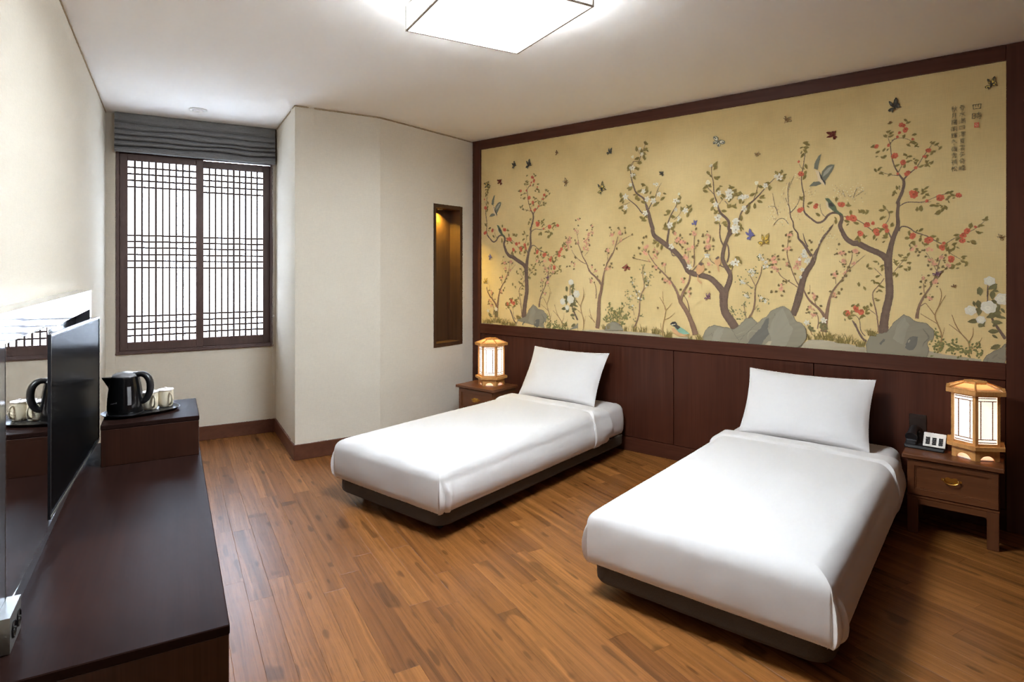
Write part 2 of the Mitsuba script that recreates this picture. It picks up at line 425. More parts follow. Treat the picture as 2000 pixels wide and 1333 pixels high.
# ================================================================== WINDOW with paper lattice sashes, blind
labels['window_1'] = {'label': 'dark brown window with two sliding paper lattice sashes', 'kind': 'structure'}
used.add('window_1')
w1 = 'window_1'
def ring(b0, b1, z0, z1, tb0, tb1, tz0, tz1, a0, a1, bev=.002):
    """rectangular frame of four mitre-less members in the window wall"""
    return cat([box(a0, a1, b0, b0 + tb0, z0, z1, bev), box(a0, a1, b1 - tb1, b1, z0, z1, bev),
                box(a0, a1 - .0006, b0 + tb0, b1 - tb1, z0, z0 + tz0, bev), box(a0, a1 - .0006, b0 + tb0, b1 - tb1, z1 - tz1, z1, bev)])
obj('casing', ring(win_b0, win_b1, win_z0, win_z1, .024, .021, .026, .026, WA - .105, WA + .010), 'm_window_wood', w1, LM)
obj('sill', box(WA - .1, WA + .020, win_b0 - .002, win_b1 + .002, win_z0 - .002, win_z0 + .016, .003), 'm_window_wood', w1, LM)
def sash(b0, b1, pb0, pb1, z0, z1, pz0, pz1, a0, a1):
    s = obj('sash', ring(b0, b1, z0, z1, pb0 - b0, b1 - pb1, pz0 - z0, z1 - pz1, a0, a1, .0025), 'm_window_wood', w1, LM)
    am = (a0 + a1) / 2
    u_ = (pz1 - pz0) / 28.0
    for i in range(1, 10):
        b = pb0 + (pb1 - pb0) * i / 10
        obj('lattice_bar', box(am - .006, am + .008, b - .0058, b + .0058, pz0 - .003, pz1 + .003), 'm_lattice', s, LM)
    for j in [1, 2, 3, 4, 11.5, 12.45, 13.4, 14.45, 15.45, 16.5, 24, 25, 26, 27]:
        z = pz1 - u_ * j
        obj('lattice_bar', box(am - .0055, am + .0085, pb0 - .003, pb1 + .003, z - .0058, z + .0058), 'm_lattice', s, LM)
    q = np.array([[am - .007, pb0 - .004, pz0 - .004], [am - .007, pb1 + .004, pz0 - .004], [am - .007, pb1 + .004, pz1 + .004], [am - .007, pb0 - .004, pz1 + .004]])
    obj('paper_pane', trimesh.Trimesh(q, [[0, 1, 2], [0, 2, 3]], process=False), 'm_hanji', s, LM)
sash(win_b0 + .0245, WB(.668), WB(.129), WB(.613), win_z0 + .0265, WZ(2.378), WZ(.867), WZ(2.323), WA - .036, WA - .006)
sash(WB(.612), win_b1 - .0215, WB(.667), WB(1.140), win_z0 + .0265, WZ(2.372), WZ(.873), WZ(2.312), WA - .074, WA - .042)
obj('head_panel', box(WA - .074, WA - .020, win_b0 + .0245, win_b1 - .0215, WZ(2.3785), win_z1 - .0265, .002), 'm_window_wood', w1, LM)

t = thing('roman_blind', 'grey fabric blind drawn up in folds above the window', 'blind')
b0, b1 = WB(.045), WB(1.226)
nb = 70
bs = np.linspace(b0, b1, nb)
zt_, cl_l, cl_r = H - .004, [.238, .393, .552, .686, .82, 1.0], [.24, .375, .54, .65, .775, 1.0]
prof = []
for i, bb in enumerate(bs):
    f_ = (bb - b0) / (b1 - b0)
    hgt = .312 + .006 * f_
    fr_ = np.array([0] + cl_l) * (1 - f_) + np.array([0] + cl_r) * f_
    zc = zt_ - hgt * fr_
    wob = [.004 * math.sin(f_ * 7 + j * 2.1) + .003 * math.sin(f_ * 15 + j) - (.006 * math.exp(-((f_ - .82) / .09) ** 2) if 1 <= j <= 5 else 0) for j in range(7)]
    zc = zc + np.array(wob) * np.array([0, .7, 1, 1, 1, 1, .35])
    row = [(WA + .018, zt_ + .003)]
    for j in range(6):
        zz0, zz1 = zc[j], zc[j + 1]
        d = .034 + .004 * j
        n_ = 9
        for q in range(n_):
            s = q / (n_ - 1)
            bul = (math.sin(PI * min(1, s * .62 + .38 * s * s)) ** .55) if 0 < s < 1 else 0
            if j == 0:
                bul = .75 + .25 * bul if s < .8 else bul * .9
            row.append((WA + .040 + .5 * d * bul + .0045 * j * s, zz0 + (zz1 - zz0) * (s + .03 * math.sin(PI * s))))
    row += [(WA + .030, zc[6] + .004), (WA + .016, zc[6] + .012)]
    prof.append([(a_, bb, z_) for a_, z_ in row])
P = np.array(prof)
bl = grid(P, wrap=True, flip=True)
def endcap(ringp):
    c = ringp.mean(0)
    n_ = len(ringp)
    return trimesh.Trimesh(np.vstack([ringp, c]), [(i, (i + 1) % n_, n_) for i in range(n_)], process=False)
obj('fabric', cat([bl, endcap(P[0]), endcap(P[-1])]), 'm_blind', t, LM, smooth=32)
obj('head_rail', box(WA + .004, WA + .034, b0 + .004, b1 - .004, H - .034, H - .001, .002), 'm_white_plastic', t, LM, label='white head rail')
cpts = [(WA + .050, WB(1.216), z) for z in np.linspace(2.40, .42, 40)]
cpts = [(a_, b_ + .003 * math.sin(z_ * 5), z_) for a_, b_, z_ in cpts]
ck = obj('pull_cord', cat([tube(cpts, .0016, 6), tube([(a_ + .004, b_ - .010, z_) for a_, b_, z_ in cpts[:-2]] + [(WA + .052, WB(1.212), .44), cpts[-1]], .0014, 6)]), 'm_white_plastic', t, LM, label='thin white pull cord')
bd = trimesh.creation.icosphere(2, .008); bd.apply_scale((1, 1, 1.5)); bd.apply_translation((WA + .050, WB(1.216) + .001, WZ(1.04)))
obj('bead', bd, 'm_white_plastic', ck, LM, smooth=True)

# ================================================================== CEILING LANTERN, sprinkler plate
t = thing('ceiling_lamp', 'large square white paper lantern lamp fixed to the ceiling', 'ceiling lamp')
LB = 2.55
lc = toL([-1.909, 2.385]); la0, lb1 = lc
la1, lb0 = la0 + .628, lb1 - .588
zt2 = 2.668
obj('mounting_plate', box(la0 + .004, la1 - .004, lb0 + .004, lb1 - .004, zt2, zt2 + .014, .003), 'm_lamp_rib', t, LM)
obj('ceiling_rose', box(la0 + .08, la1 - .08, lb0 + .08, lb1 - .08, zt2 + .012, H + .001), 'm_ceiling', t, LM)
pm = box(la0 + .004, la1 - .004, lb0 + .004, lb1 - .004, LB + .004, LB + .010)
obj('lower_paper', pm, 'm_paper', t, LM, emitter={'type': 'area', 'radiance': rgb(CEILING_LAMP)})
ps = extrude(sbox(la0 + .004, lb0 + .004, la1 - .004, lb1 - .004).difference(sbox(la0 + .007, lb0 + .007, la1 - .007, lb1 - .007)), zt2 - LB - .0115)
ps.apply_translation((0, 0, LB + .0105))
obj('side_paper', ps, 'm_paper', t, LM, emitter={'type': 'area', 'radiance': rgb(CEILING_LAMP_SIDE)})
ribs = []
e = .0045
for (x, y) in ((la0, lb0), (la1, lb0), (la0, lb1), (la1, lb1)):
    ribs.append(box(x - e, x + e, y - e, y + e, LB, zt2))
for y in (lb0, lb1):
    obj('edge_rib', box(la0 - e, la1 + e, y - e, y + e, LB - .001, LB + .006), 'm_lamp_rib', t, LM)
for x in (la0, la1):
    obj('edge_rib', box(x - e, x + e, lb0 + e, lb1 - e, LB - .001, LB + .006), 'm_lamp_rib', t, LM)
for r_ in ribs:
    obj('corner_rib', r_, 'm_lamp_rib', t, LM)
for q in (.2, .8):
    xx, yy = la0 + q * (la1 - la0), lb0 + q * (lb1 - lb0)
    obj('cross_rib', box(xx - .0012, xx + .0012, lb0 + .004, lb1 - .004, LB + .002, LB + .0045), 'm_white_plastic', t, LM)
    obj('cross_rib', box(la0 + .004, la1 - .004, yy - .0012, yy + .0012, LB + .002, LB + .0045), 'm_white_plastic', t, LM)

t = thing('ceiling_sprinkler', 'small round white ceiling sprinkler plate near the window blind', 'sprinkler')
sp_ = lathe([(0, H), (.062, H), (.064, H - .004), (.060, H - .008), (.044, H - .009), (.042, H - .004), (0, H - .004)], 40)
sp_.apply_translation((-4.854, 2.083, 0)); obj('plate', sp_, 'm_white_plastic', t, smooth=30)
sp_ = lathe([(0, H - .003), (.036, H - .003), (.038, H - .012), (.030, H - .017), (0, H - .018)], 32)
sp_.apply_translation((-4.854, 2.083, 0)); obj('cap', sp_, 'm_lid', t, smooth=30)

# ================================================================== BEDS
def rr_ring(hx, hy, r, nl=44, ns=30, nc=14):
    """points and outward normals of a rounded rectangle, always the same number; dense near the foot corners (y = -hy)"""
    r = max(min(r, hx - 1e-4, hy - 1e-4), 1e-4)
    dens = np.sort(np.concatenate([np.linspace(0, 1, nl - 16), np.linspace(.004, .07, 16)]))
    P, N = [], []
    def side(a, b, n, ts):
        a, b = np.array(a), np.array(b)
        for t in ts[:-1]:
            P.append(a + (b - a) * t); N.append(n)
    def corner(c, a0):
        for i in range(nc):
            a = a0 + (PI / 2) * i / nc
            P.append(np.array(c) + r * np.array([math.cos(a), math.sin(a)])); N.append((math.cos(a), math.sin(a)))
    lin_ = np.linspace(0, 1, ns)
    corner((hx - r, -hy + r), -PI / 2); side((hx, -hy + r), (hx, hy - r), (1, 0), dens)
    corner((hx - r, hy - r), 0); side((hx - r, hy), (-hx + r, hy), (0, 1), lin_)
    corner((-hx + r, hy - r), PI / 2); side((-hx, hy - r), (-hx, -hy + r), (-1, 0), 1 - dens[::-1])
    corner((-hx + r, -hy + r), PI); side((-hx + r, -hy), (hx - r, -hy), (0, -1), lin_)
    return np.array(P), np.array(N)

def soft_box(x0, x1, y0, y1, zb, zt, re, rc, bulge=(0, 0), pleat=0.0, wr=.002, tuck=.0, crown=0.0, seed=0, lift=None, closed=False, sag=0.0):
    cx, cy, hx, hy = (x0 + x1) / 2, (y0 + y1) / 2, (x1 - x0) / 2, (y1 - y0) / 2
    hm = min(hx, hy)
    rows = []
    if closed:
        rows += [(d, zb, 0, 0) for d in np.linspace(hm * .98, .03, 6)]
    rows += [(.014 if tuck else .010, zb + .0, 0, 0), (.006 + tuck * .6, zb + .006, .02, 0)]
    for s in np.linspace(.05, 1, 16):
        rows.append((0, zb + (zt - re - zb) * s, s, 0))
    for a in np.linspace(0, PI / 2, 10)[1:]:
        rows.append((re * (1 - math.cos(a)), zt - re + re * math.sin(a), 1, a / (PI / 2)))
    for q in np.linspace(0, 1, 22)[1:]:
        rows.append((re + (hm - re - .0005) * q, zt, 1, 1))
    G = []
    for d, z, s, top in rows:
        p, n = rr_ring(hx - d, hy - d, rc - d)
        k = np.where(np.abs(n[:, 0]) > .7, bulge[0], np.where(n[:, 1] < 0, bulge[1], bulge[1] * .3))
        out = k * math.sin(PI * min(1, s * .93 + .04)) ** .8 * (1 - top)
        if tuck and s < .25:
            out = out - tuck * (1 - s / .25) ** 2
        if pleat:
            arc = np.hypot(np.maximum(0, np.abs(p[:, 0]) - (hx - d - .02)), 0)
            yy = p[:, 1] - (-hy + d + max(rc - d, 0))
            onside = np.abs(n[:, 0]) > .93
            wig = .006 * math.sin(s * 9 + seed) + .012 * (1 - s) * 0
            fade = min(1, max(0, (1.02 - s) / .25)) * (1 - top)
            cen = .012 + .022 * (1 - s) ** 2 + wig * .5
            out = out - pleat * np.exp(-((yy - cen) / .0075) ** 2) * onside * fade + pleat * .55 * np.exp(-((yy - cen - .022) / .014) ** 2) * onside * fade
        q3 = np.c_[p[:, 0] + n[:, 0] * out, p[:, 1] + n[:, 1] * out, np.full(len(p), z)]
        if crown:
            u_, v_ = p[:, 0] / hx, p[:, 1] / hy
            q3[:, 2] += crown * (1 - u_ ** 4) * (1 - np.abs(v_) ** 8) * top
        if lift is not None:
            q3[:, 2] = q3[:, 2] + lift(p[:, 1] + cy) * (1 - min(1, s * 1.4)) * (1 - top)
        G.append(q3)
    G = np.array(G)
    nz = meshkit.fbm(np.stack([(G[..., 0] + cx) * 5, (G[..., 1] + cy) * 3.2, G[..., 2] * 5], -1) + seed * 7.3, 3, seed) - .5
    nz2 = meshkit.fbm(np.stack([(G[..., 0] + cx) * 16, (G[..., 1] + cy) * 11, G[..., 2] * 9], -1) + seed * 3.1, 2, seed + 3) - .5
    c = np.array([0, 0, (zb + zt) / 2])
    dirn = G - c; dirn[..., 0] /= hx; dirn[..., 1] /= hy; dirn[..., 2] /= (zt - zb) / 2
    dirn = np.sign(dirn) * np.abs(dirn) ** 5; dirn /= np.linalg.norm(dirn, axis=-1, keepdims=True) + 1e-9
    G = G + dirn * (nz * wr * 4 + nz2 * wr * 1.2)[..., None]
    G = G + np.array([cx, cy, 0])
    m = grid(G, wrap=True, flip=True)
    return m

def make_bed(x0, x1, y0, lb_bed, lb_duv, lb_pil, pcx, seed):
    """x0..x1 = the base, y0 = its foot"""
    HEAD = 4.285
    t = thing('bed', lb_bed, 'bed', 'twin beds')
    obj('base', soft_box(x0, x1, y0, HEAD - .01, .066, .150, .012, .085, wr=.0012, tuck=.012, seed=seed + 5, closed=True), 'm_base', t, smooth=50)
    obj('mattress', soft_box(x0 + .012, x1 - .012, y0 + .03, HEAD, .147, .383, .055, .07, bulge=(.012, .004), wr=.0016, tuck=.01, seed=seed + 2, closed=True), 'm_sheet', t, smooth=True)
    for sx in (x0 + .13, x1 - .13):
        for sy in (y0 + .13, HEAD - .16):
            w_ = trimesh.creation.cylinder(.026, .022, sections=24); w_.apply_transform(rotm(PI / 2, [0, 1, 0])); w_.apply_translation((sx, sy, .026))
            leg = obj('caster', w_, 'm_black', t, smooth=30)
            obj('fork', cat([box(sx - .018, sx - .0135, sy - .012, sy + .014, .02, .066), box(sx + .0135, sx + .018, sy - .012, sy + .014, .02, .066), box(sx - .02, sx + .02, sy - .015, sy + .017, .058, .068)]), 'm_steel', leg)
    YE = 3.985
    YF = 3.765
    d = thing('duvet', lb_duv, 'duvet', 'white duvets on the twin beds')
    obj('cover', soft_box(x0 - .010, x1 + .010, y0 - .012, YE - .02, .138, .392, .078, .014, bulge=(.026, .004), pleat=.023, wr=.0014, tuck=.016, crown=.010, seed=seed), 'm_linen', d, smooth=True)
    lift = lambda y: np.clip((y - YF - .03) / .2, 0, 1) ** 2 * .055
    obj('turned_back_edge', soft_box(x0 - .019, x1 + .019, YF, YE, .140, .403, .064, .004, bulge=(.026, .0), wr=.0022, tuck=.012, crown=.008, seed=seed + 1, lift=lift), 'm_linen', d, smooth=True)
    # pillow
    hw, hh, tk = .372, .225, .082
    n = 41
    u_ = np.linspace(-1, 1, n); U, V = np.meshgrid(u_, u_, indexing='ij')
    U = np.sign(U) * np.abs(U) ** .8; V = np.sign(V) * np.abs(V) ** .8
    X = hw * U * (1 - .050 * (1 - V ** 2)) ; Z = hh * V * (1 - np.where(V > 0, .075, .03) * (1 - U ** 2))
    th = tk * np.clip((1 - np.abs(U) ** 2.6) * (1 - np.abs(V) ** 2.4), 0, 1) ** .62
    nz = meshkit.fbm(np.stack([X * 6 + seed, Z * 6, X * 0], -1), 3, seed) - .5
    th = th * (1 + .12 * nz) * (1 - .36 * V) + .0006
    sides = []
    for s_ in (1, -1):
        sides.append(grid(np.stack([X, -s_ * th, Z + .0 * nz], -1), flip=s_ < 0))
    e = [np.stack([X, -th, Z], -1), np.stack([X, th, Z], -1)]
    loop = lambda A: np.vstack([A[:, 0], A[-1, 1:], A[-2::-1, -1], A[0, -2:0:-1]])
    pm = cat(sides + [grid(np.stack([loop(e[0]), loop(e[1])]), wrap=True)])
    pm.merge_vertices()
    tilt = math.radians(31)
    pm.apply_transform(rotm(-tilt, [1, 0, 0]))
    pm.apply_translation((pcx, 4.083, .590))
    solo('pillow', pm, 'm_linen', lb_pil, 'pillow', smooth=60, group='white pillows propped against the headboard')

make_bed(-3.238, -2.312, 2.228, 'low single bed nearer the window, white sheet over a dark fabric base', 'white duvet on the bed nearer the window, beside the niche wall', 'white pillow on the bed nearer the window', -2.790, 3)
make_bed(-1.420, -.452, 2.292, 'low single bed nearer the camera, dark fabric base on casters beside the telephone nightstand', 'white duvet on the bed in the right foreground', 'white pillow on the bed in the right foreground', -.955, 11)

# ================================================================== BEDSIDE CABINETS
NT = .435
def nightstand(x0, x1, yf, label):
    yb = yf + .335
    t = thing('nightstand', label, 'nightstand', 'brown bedside cabinets')
    obj('top', box(x0, x1, yf, yb, NT - .024, NT, .004), 'm_night', t)
    bx0, bx1, by0, by1 = x0 + .022, x1 - .022, yf + .020, yb - .01
    obj('case', box(bx0, bx1, by0 + .012, by1, .208, NT - .0235, .002), 'm_night', t)
    obj('lower_rail', box(bx0 - .003, bx1 + .003, by0 + .004, by1, .196, .212, .003), 'm_night', t)
    # drawer front with a raised rim and a sunk field
    o = sbox(bx0 + .004, .2165, bx1 - .004, NT - .030)
    i_ = sbox(bx0 + .034, .2475, bx1 - .034, NT - .060)
    rim = extrude(o.difference(i_), .016); rim.apply_transform(rotm(PI / 2, [1, 0, 0])); rim.apply_translation((0, by0 + .014, 0))
    bead = extrude(i_.difference(i_.buffer(-.007, join_style=2)), .006); bead.apply_transform(rotm(PI / 2, [1, 0, 0])); bead.apply_translation((0, by0 + .010, 0))
    field = box(bx0 + .030, bx1 - .030, by0 + .008, by0 + .0135, .243, NT - .056)
    dr_ = obj('drawer', cat([rim, bead, field]), 'm_night', t)
    cx, cz = (bx0 + bx1) / 2, (.2165 + NT - .030) / 2 + .010
    # bat-wing brass plate and swinging bail
    th = np.linspace(0, 2 * PI, 60, endpoint=False)
    rx = .040 * (1 + .10 * np.cos(4 * th)); rz = .015 * (1 + .22 * np.cos(6 * th))
    plate = Polygon(np.c_[rx * np.cos(th), rz * np.sin(th)]).union(sbox(-.044, -.004, .044, .006)).buffer(.001)
    pl = extrude(plate, .0022); pl.apply_transform(rotm(PI / 2, [1, 0, 0])); pl.apply_translation((cx, by0 + .008, cz))
    hk = obj('handle', pl, 'm_brass', dr_, label='brass bail handle on a bat-wing plate')
    a_ = np.linspace(0, PI, 22)
    bail = tube([(cx + .032 * math.cos(q), by0 - .006 - .004 * math.sin(q), cz + .004 - .020 * math.sin(q) ** .8) for q in a_], .0028, 8)
    posts = [tube([(cx + s_ * .032, by0 + .007, cz + .004), (cx + s_ * .032, by0 - .008, cz + .004)], .0042, 10) for s_ in (-1, 1)]
    knob = [trimesh.creation.icosphere(2, .0055) for s_ in (-1, 1)]
    for s_, kb in zip((-1, 1), knob):
        kb.apply_translation((cx + s_ * .032, by0 - .008, cz + .004))
    scene_k = dr_ + '__handle'
    m_ = cat([pl, bail] + posts + knob)
    scene[hk] = mikit.ply(m_, 'm_brass', smooth=35)
    # apron with rounded spandrels running into the legs
    lw = .050
    ap = sbox(bx0, 0, bx1, .197).difference(sbox(bx0 + lw, -.1, bx1 - lw, .163).buffer(-.012).buffer(.012))
    ap = ap.intersection(sbox(bx0 - 1, .12, bx1 + 1, 1))
    for yy in (by0 + .008, by1 - .024):
        am = extrude(ap, .022); am.apply_transform(rotm(PI / 2, [1, 0, 0])); am.apply_translation((0, yy + .022, 0)); obj('apron', am, 'm_night', t)
    for xx in (bx0, bx1 - .022):
        obj('side_apron', box(xx + .001, xx + .021, by0 + .030, by1 - .024, .165, .197), 'm_night', t)
    for xx in (bx0, bx1 - lw):
        for yy in (by0 + .006, by1 - lw):
            s_ = 1 if xx == bx0 else -1
            lg = box(xx, xx + lw, yy, yy + lw, 0, .1965, .0025)
            lg.vertices[:, 0] -= np.where(lg.vertices[:, 2] < .1, 0, 0)
            obj('leg', lg, 'm_night_leg', t)
    return t
nightstand(-3.742, -3.300, 3.800, 'dark brown bedside cabinet in the corner under the niche wall')
nightstand(-.425, .016, 3.935, 'brown bedside cabinet with brass drawer handle under the telephone, right of the beds')

# ================================================================== HEXAGONAL LANTERNS
def hexv(R, rot=-PI / 2):
    return np.array([(R * math.cos(rot + k * PI / 3), R * math.sin(rot + k * PI / 3)) for k in range(6)])
def hexring(R0, R1, z0, z1):
    m = extrude(Polygon(hexv(R0)).difference(Polygon(hexv(R1))), z1 - z0); m.apply_translation((0, 0, z0)); return m
def lantern(x, y, rot, label):
    t = thing('hexagonal_lamp', label, 'lamp', 'lit hexagonal wooden lanterns')
    fr = M4((x, y, NT), rot)
    R = .122
    z1, z2, z3, z4 = .060, .080, .350, .372
    hv = hexv(R - .004)
    # skirt: six boards, each with an arched opening down to the cabinet top
    for k in range(6):
        p, q = hv[k], hv[(k + 1) % 6]
        L_ = np.linalg.norm(q - p); d = (q - p) / L_; o = np.array([d[1], -d[0]])
        m = np.eye(4); m[:3, 0], m[:3, 1], m[:3, 2], m[:3, 3] = (*d, 0), (0, 0, 1), (*o, 0), (*p, 0)
        th = np.linspace(0, PI, 24)
        arch = Polygon(np.c_[L_ / 2 + .036 * np.cos(th), -.001 + .030 * np.sin(th)])
        bd_ = extrude(sbox(0, 0, L_, z1 + .001).difference(arch), .008); bd_.apply_translation((0, 0, -.008)); bd_.apply_transform(m)
        obj('skirt_board', bd_, 'm_oak', t, fr)
        # paper panel with its thin bars, between two posts
        pin = .013
        if k == 0:                                   # one continuous paper lining glows behind the six windows
            lin_h = hexring(R - .0135, R - .0155, z2 + .004, z3 - .004)
            pk = obj('paper_lining', lin_h, 'm_paper', t, fr, emitter={'type': 'area', 'radiance': rgb(LANTERN)})
        w_ = L_ - 2 * pin; hz = z3 - z2
        for zz in (.065, .125, .875, .935):
            bb = box(pin - .001, L_ - pin + .001, z2 + hz * zz - .0017, z2 + hz * zz + .0017, -.0088, -.0055); bb.apply_transform(m); obj('bar', bb, 'm_oak_dark', pk, fr)
        for xx in (.19, .81):
            bb = box(pin + w_ * xx - .0017, pin + w_ * xx + .0017, z2 + hz * .125, z2 + hz * .875, -.0088, -.0058); bb.apply_transform(m); obj('bar', bb, 'm_oak_dark', pk, fr)
        for (za, zb_) in ((z2 - .001, z2 + .010), (z3 - .010, z3 + .001)):
            bb = box(.004, L_ - .004, za, zb_, -.012, -.001); bb.apply_transform(m); obj('cross_rail', bb, 'm_oak', t, fr)
        v = hexv(R - .001)[k]; u0 = v / np.linalg.norm(v)
        post = Polygon([v, v + (hv[(k + 1) % 6] - hv[k]) / L_ * .014 - u0 * .0, v - u0 * .016, v + (hv[(k - 1) % 6] - hv[k]) / L_ * .014])
        pm_ = extrude(post.convex_hull, z3 - z2 + .002); pm_.apply_translation((0, 0, z2 - .001)); obj('post', pm_, 'm_oak', t, fr)
    bp = extrude(Polygon(hexv(R - .014)), .004); bp.apply_translation((0, 0, .0005)); obj('base_board', bp, 'm_paper', t, fr)
    obj('lower_moulding', hexring(R + .022, R - .030, z1, z2), 'm_oak', t, fr)
    obj('upper_moulding', hexring(R + .026, R - .020, z3, z4), 'm_oak', t, fr)
    # low roof: hip bars and sloping paper
    R0, R1, z5 = R + .012, .052, .403
    a_, b_ = hexv(R0), hexv(R1)
    for k in range(6):
        j = (k + 1) % 6
        q = np.array([(*a_[k], z4 - .002), (*a_[j], z4 - .002), (*b_[j], z5 - .003), (*b_[k], z5 - .003)])
        nrm = np.cross(q[1] - q[0], q[3] - q[0]); nrm /= np.linalg.norm(nrm)
        obj('roof_paper', trimesh.Trimesh(q, [[0, 1, 2], [0, 2, 3]], process=False), 'm_roof_paper', t, fr)
        obj('hip_bar', tube([(*a_[k], z4), (*b_[k], z5)], .0045, 6), 'm_oak', t, fr)
    obj('crown', hexring(R1 + .006, .012, z5 - .006, z5 + .006), 'm_oak', t, fr)
    return t
lantern(-3.500, 4.006, math.radians(2), 'lit hexagonal wooden paper lantern in the corner left of the beds')
lantern(-.108, 4.125, math.radians(2), 'lit hexagonal wooden paper lantern beside the telephone, right of the beds')

# ================================================================== TELEPHONE, socket plate behind it
t = thing('telephone', 'dark desk telephone with a white key plate on the right bedside cabinet', 'telephone')
fr = M4((-.332, 4.150, NT), math.radians(-3))
body = trimesh.Trimesh(np.array([(-.092, -.075, 0), (.092, -.075, 0), (.092, .085, 0), (-.092, .085, 0), (-.092, -.075, .018), (.092, -.075, .018), (.092, .085, .062), (-.092, .085, .062),
                                 (-.086, -.079, .006), (.086, -.079, .006)])).convex_hull
obj('body', body, 'm_black', t, fr)
sl_ = math.atan2(.044, .160)
def tilt_box(x0, x1, y0, y1, z0, z1, bev=0):
    m = box(x0, x1, y0, y1, z0, z1, bev); m.apply_transform(rotm(sl_, [1, 0, 0])); m.apply_translation((0, -.075, .018)); return m
# white plate stands up steeper, as a stand on the right half of the body
def plate_box(x0, x1, y0, y1, z0, z1, bev=0):
    m = box(x0, x1, y0, y1, z0, z1, bev); m.apply_transform(rotm(math.radians(50), [1, 0, 0])); m.apply_translation((0, -.066, .024)); return m
obj('plate_wedge', trimesh.Trimesh(np.array([(-.002, -.066, .02), (.094, -.066, .02), (-.002, -.012, .084), (.094, -.012, .084), (-.002, .05, .04), (.094, .05, .04)])).convex_hull, 'm_black', t, fr)
kp = obj('key_plate', plate_box(-.006, .098, -.002, .084, .0, .005, .0012), 'm_white_plastic', t, fr, label='white plate with three dark columns of keys')
for cx_ in (.016, .046, .076):
    for r_ in range(4):
        obj('key', plate_box(cx_ - .0095, cx_ + .0095, .010 + .0115 * r_, .0195 + .0115 * r_, .0045, .0075, .0006), 'm_black_matte', kp, fr)
hp = [(-.060, -.070 + .18 * s, .062 + .030 * math.sin(PI * s)) for s in np.linspace(0, 1, 24)]
hr = [.020 + .008 * (math.exp(-(s / .12) ** 2) + math.exp(-((1 - s) / .12) ** 2)) for s in np.linspace(0, 1, 24)]
obj('handset', tube(hp, hr, 14, sx=1.1), 'm_black', t, fr, smooth=40)
obj('cradle', box(-.088, -.034, -.070, -.020, .015, .048, .006), 'm_black', t, fr)
obj('cradle', box(-.088, -.034, .045, .090, .045, .075, .006), 'm_black', t, fr)
coil = [(-.090 - .010 * math.cos(q * 1.9) * .3 - .004 * math.cos(q * 14), -.06 + .10 * q / 6 , .010 + .004 * math.sin(q * 14)) for q in np.linspace(0, 6, 260)]
obj('coiled_cord', tube(coil, .0017, 6), 'm_black', t, fr)
t = thing('wall_socket', 'dark double socket plate on the headboard above the telephone', 'socket')
obj('plate', box(-.428, -.341, YW - .017, YW - .009, .467, .585, .003), 'm_dark_plate', t)
for zz in (.500, .552):
    so = cyl(.017, 0, .004, n=28); so.apply_transform(rotm(PI / 2, [1, 0, 0])); so.apply_translation((-.385, YW - .0165, zz)); obj('outlet', so, 'm_dark_plate', t)

# ================================================================== DESK, RAISED CABINET
DB = .562
t = thing('low_desk', 'long low dark reddish wood desk along the left wall under the television', 'desk')
A0, A1 = 1.70, 3.905
obj('top', box(A0, A1, BL0 + .002, DB, DL - .026, DL, .0025), 'm_desk_top', t, LM)
obj('side_panel', box(A1 - .026, A1 - .0015, BL0 + .004, DB - .002, 0, DL - .0255, .002), 'm_desk_face', t, LM)
obj('side_panel', box(A0 + .002, A0 + .026, BL0 + .004, DB - .002, 0, DL - .0255, .002), 'm_desk_face', t, LM)
obj('back_panel', box(A0 + .026, A1 - .026, BL0 + .004, BL0 + .02, 0.0, DL - .0255), 'm_desk_face', t, LM)
na = 3
for i in range(na):
    x0 = A0 + .028 + (A1 - A0 - .056) * i / na; x1 = A0 + .028 + (A1 - A0 - .056) * (i + 1) / na
    d_ = obj('drawer', box(x0 + .002, x1 - .002, DB - .022, DB - .002, .075, DL - .030, .002), 'm_desk_face', t, LM)
    kn = lathe([(0, 0), (.007, 0), (.006, .012), (.012, .016), (.011, .023), (0, .025)], 20); kn.apply_transform(rotm(-PI / 2, [1, 0, 0])); kn.apply_translation(((x0 + x1) / 2, DB - .003, .33))
    obj('knob', kn, 'm_brass', d_, LM, smooth=30)
obj('plinth', box(A0 + .026, A1 - .026, DB - .05, DB - .03, 0, .074), 'm_desk_face', t, LM)
t = thing('raised_cabinet', 'dark wood cabinet standing on the far end of the long desk under the kettle tray', 'cabinet')
R0_, R1_, RB0 = 1.712, 2.197, .132
obj('top', box(R0_, R1_, RB0, DB - .008, DT - .022, DT, .0025), 'm_desk_top', t, LM)
obj('case', box(R0_ + .002, R1_ - .0015, RB0 + .002, DB - .0095, DL + .0005, DT - .0225, .002), 'm_desk_face', t, LM)

# ================================================================== MIRROR PANEL, socket box, TELEVISION
t = thing('mirror_panel', 'silver framed wall panel with a mirror, standing on the desk behind the television', 'mirror')
PB = .050
o = sbox(1.692, DL + .0015, 3.800, 1.338)
m1, m2 = sbox(3.108, .555, 3.660, 1.255), sbox(1.768, .540, 3.020, 1.238)
def bz(poly, b0_, b1_):
    """outline in (a, z), thickness along b"""
    m = extrude(poly, b1_ - b0_)
    V = m.vertices.copy(); m.vertices = np.c_[V[:, 0], V[:, 2] + b0_, V[:, 1]]
    return m
obj('frame', bz(o.difference(m1).difference(m2), BL0 + .001, PB), 'm_silver', t, LM)
gl = box(3.1085, 3.6595, PB - .010, PB - .0035, .5555, 1.2545); gl.vertices[:, 1] += .013 * (3.6595 - gl.vertices[:, 0]) / .551     # the glass leans a little out of its frame at the far end
obj('mirror_glass', gl, 'm_mirror', t, LM, label='mirror glass')
obj('recess_panel', box(1.765, 3.023, BL0 + .002, BL0 + .010, .537, 1.241), 'm_black_gloss', t, LM, label='glossy black panel behind the television')
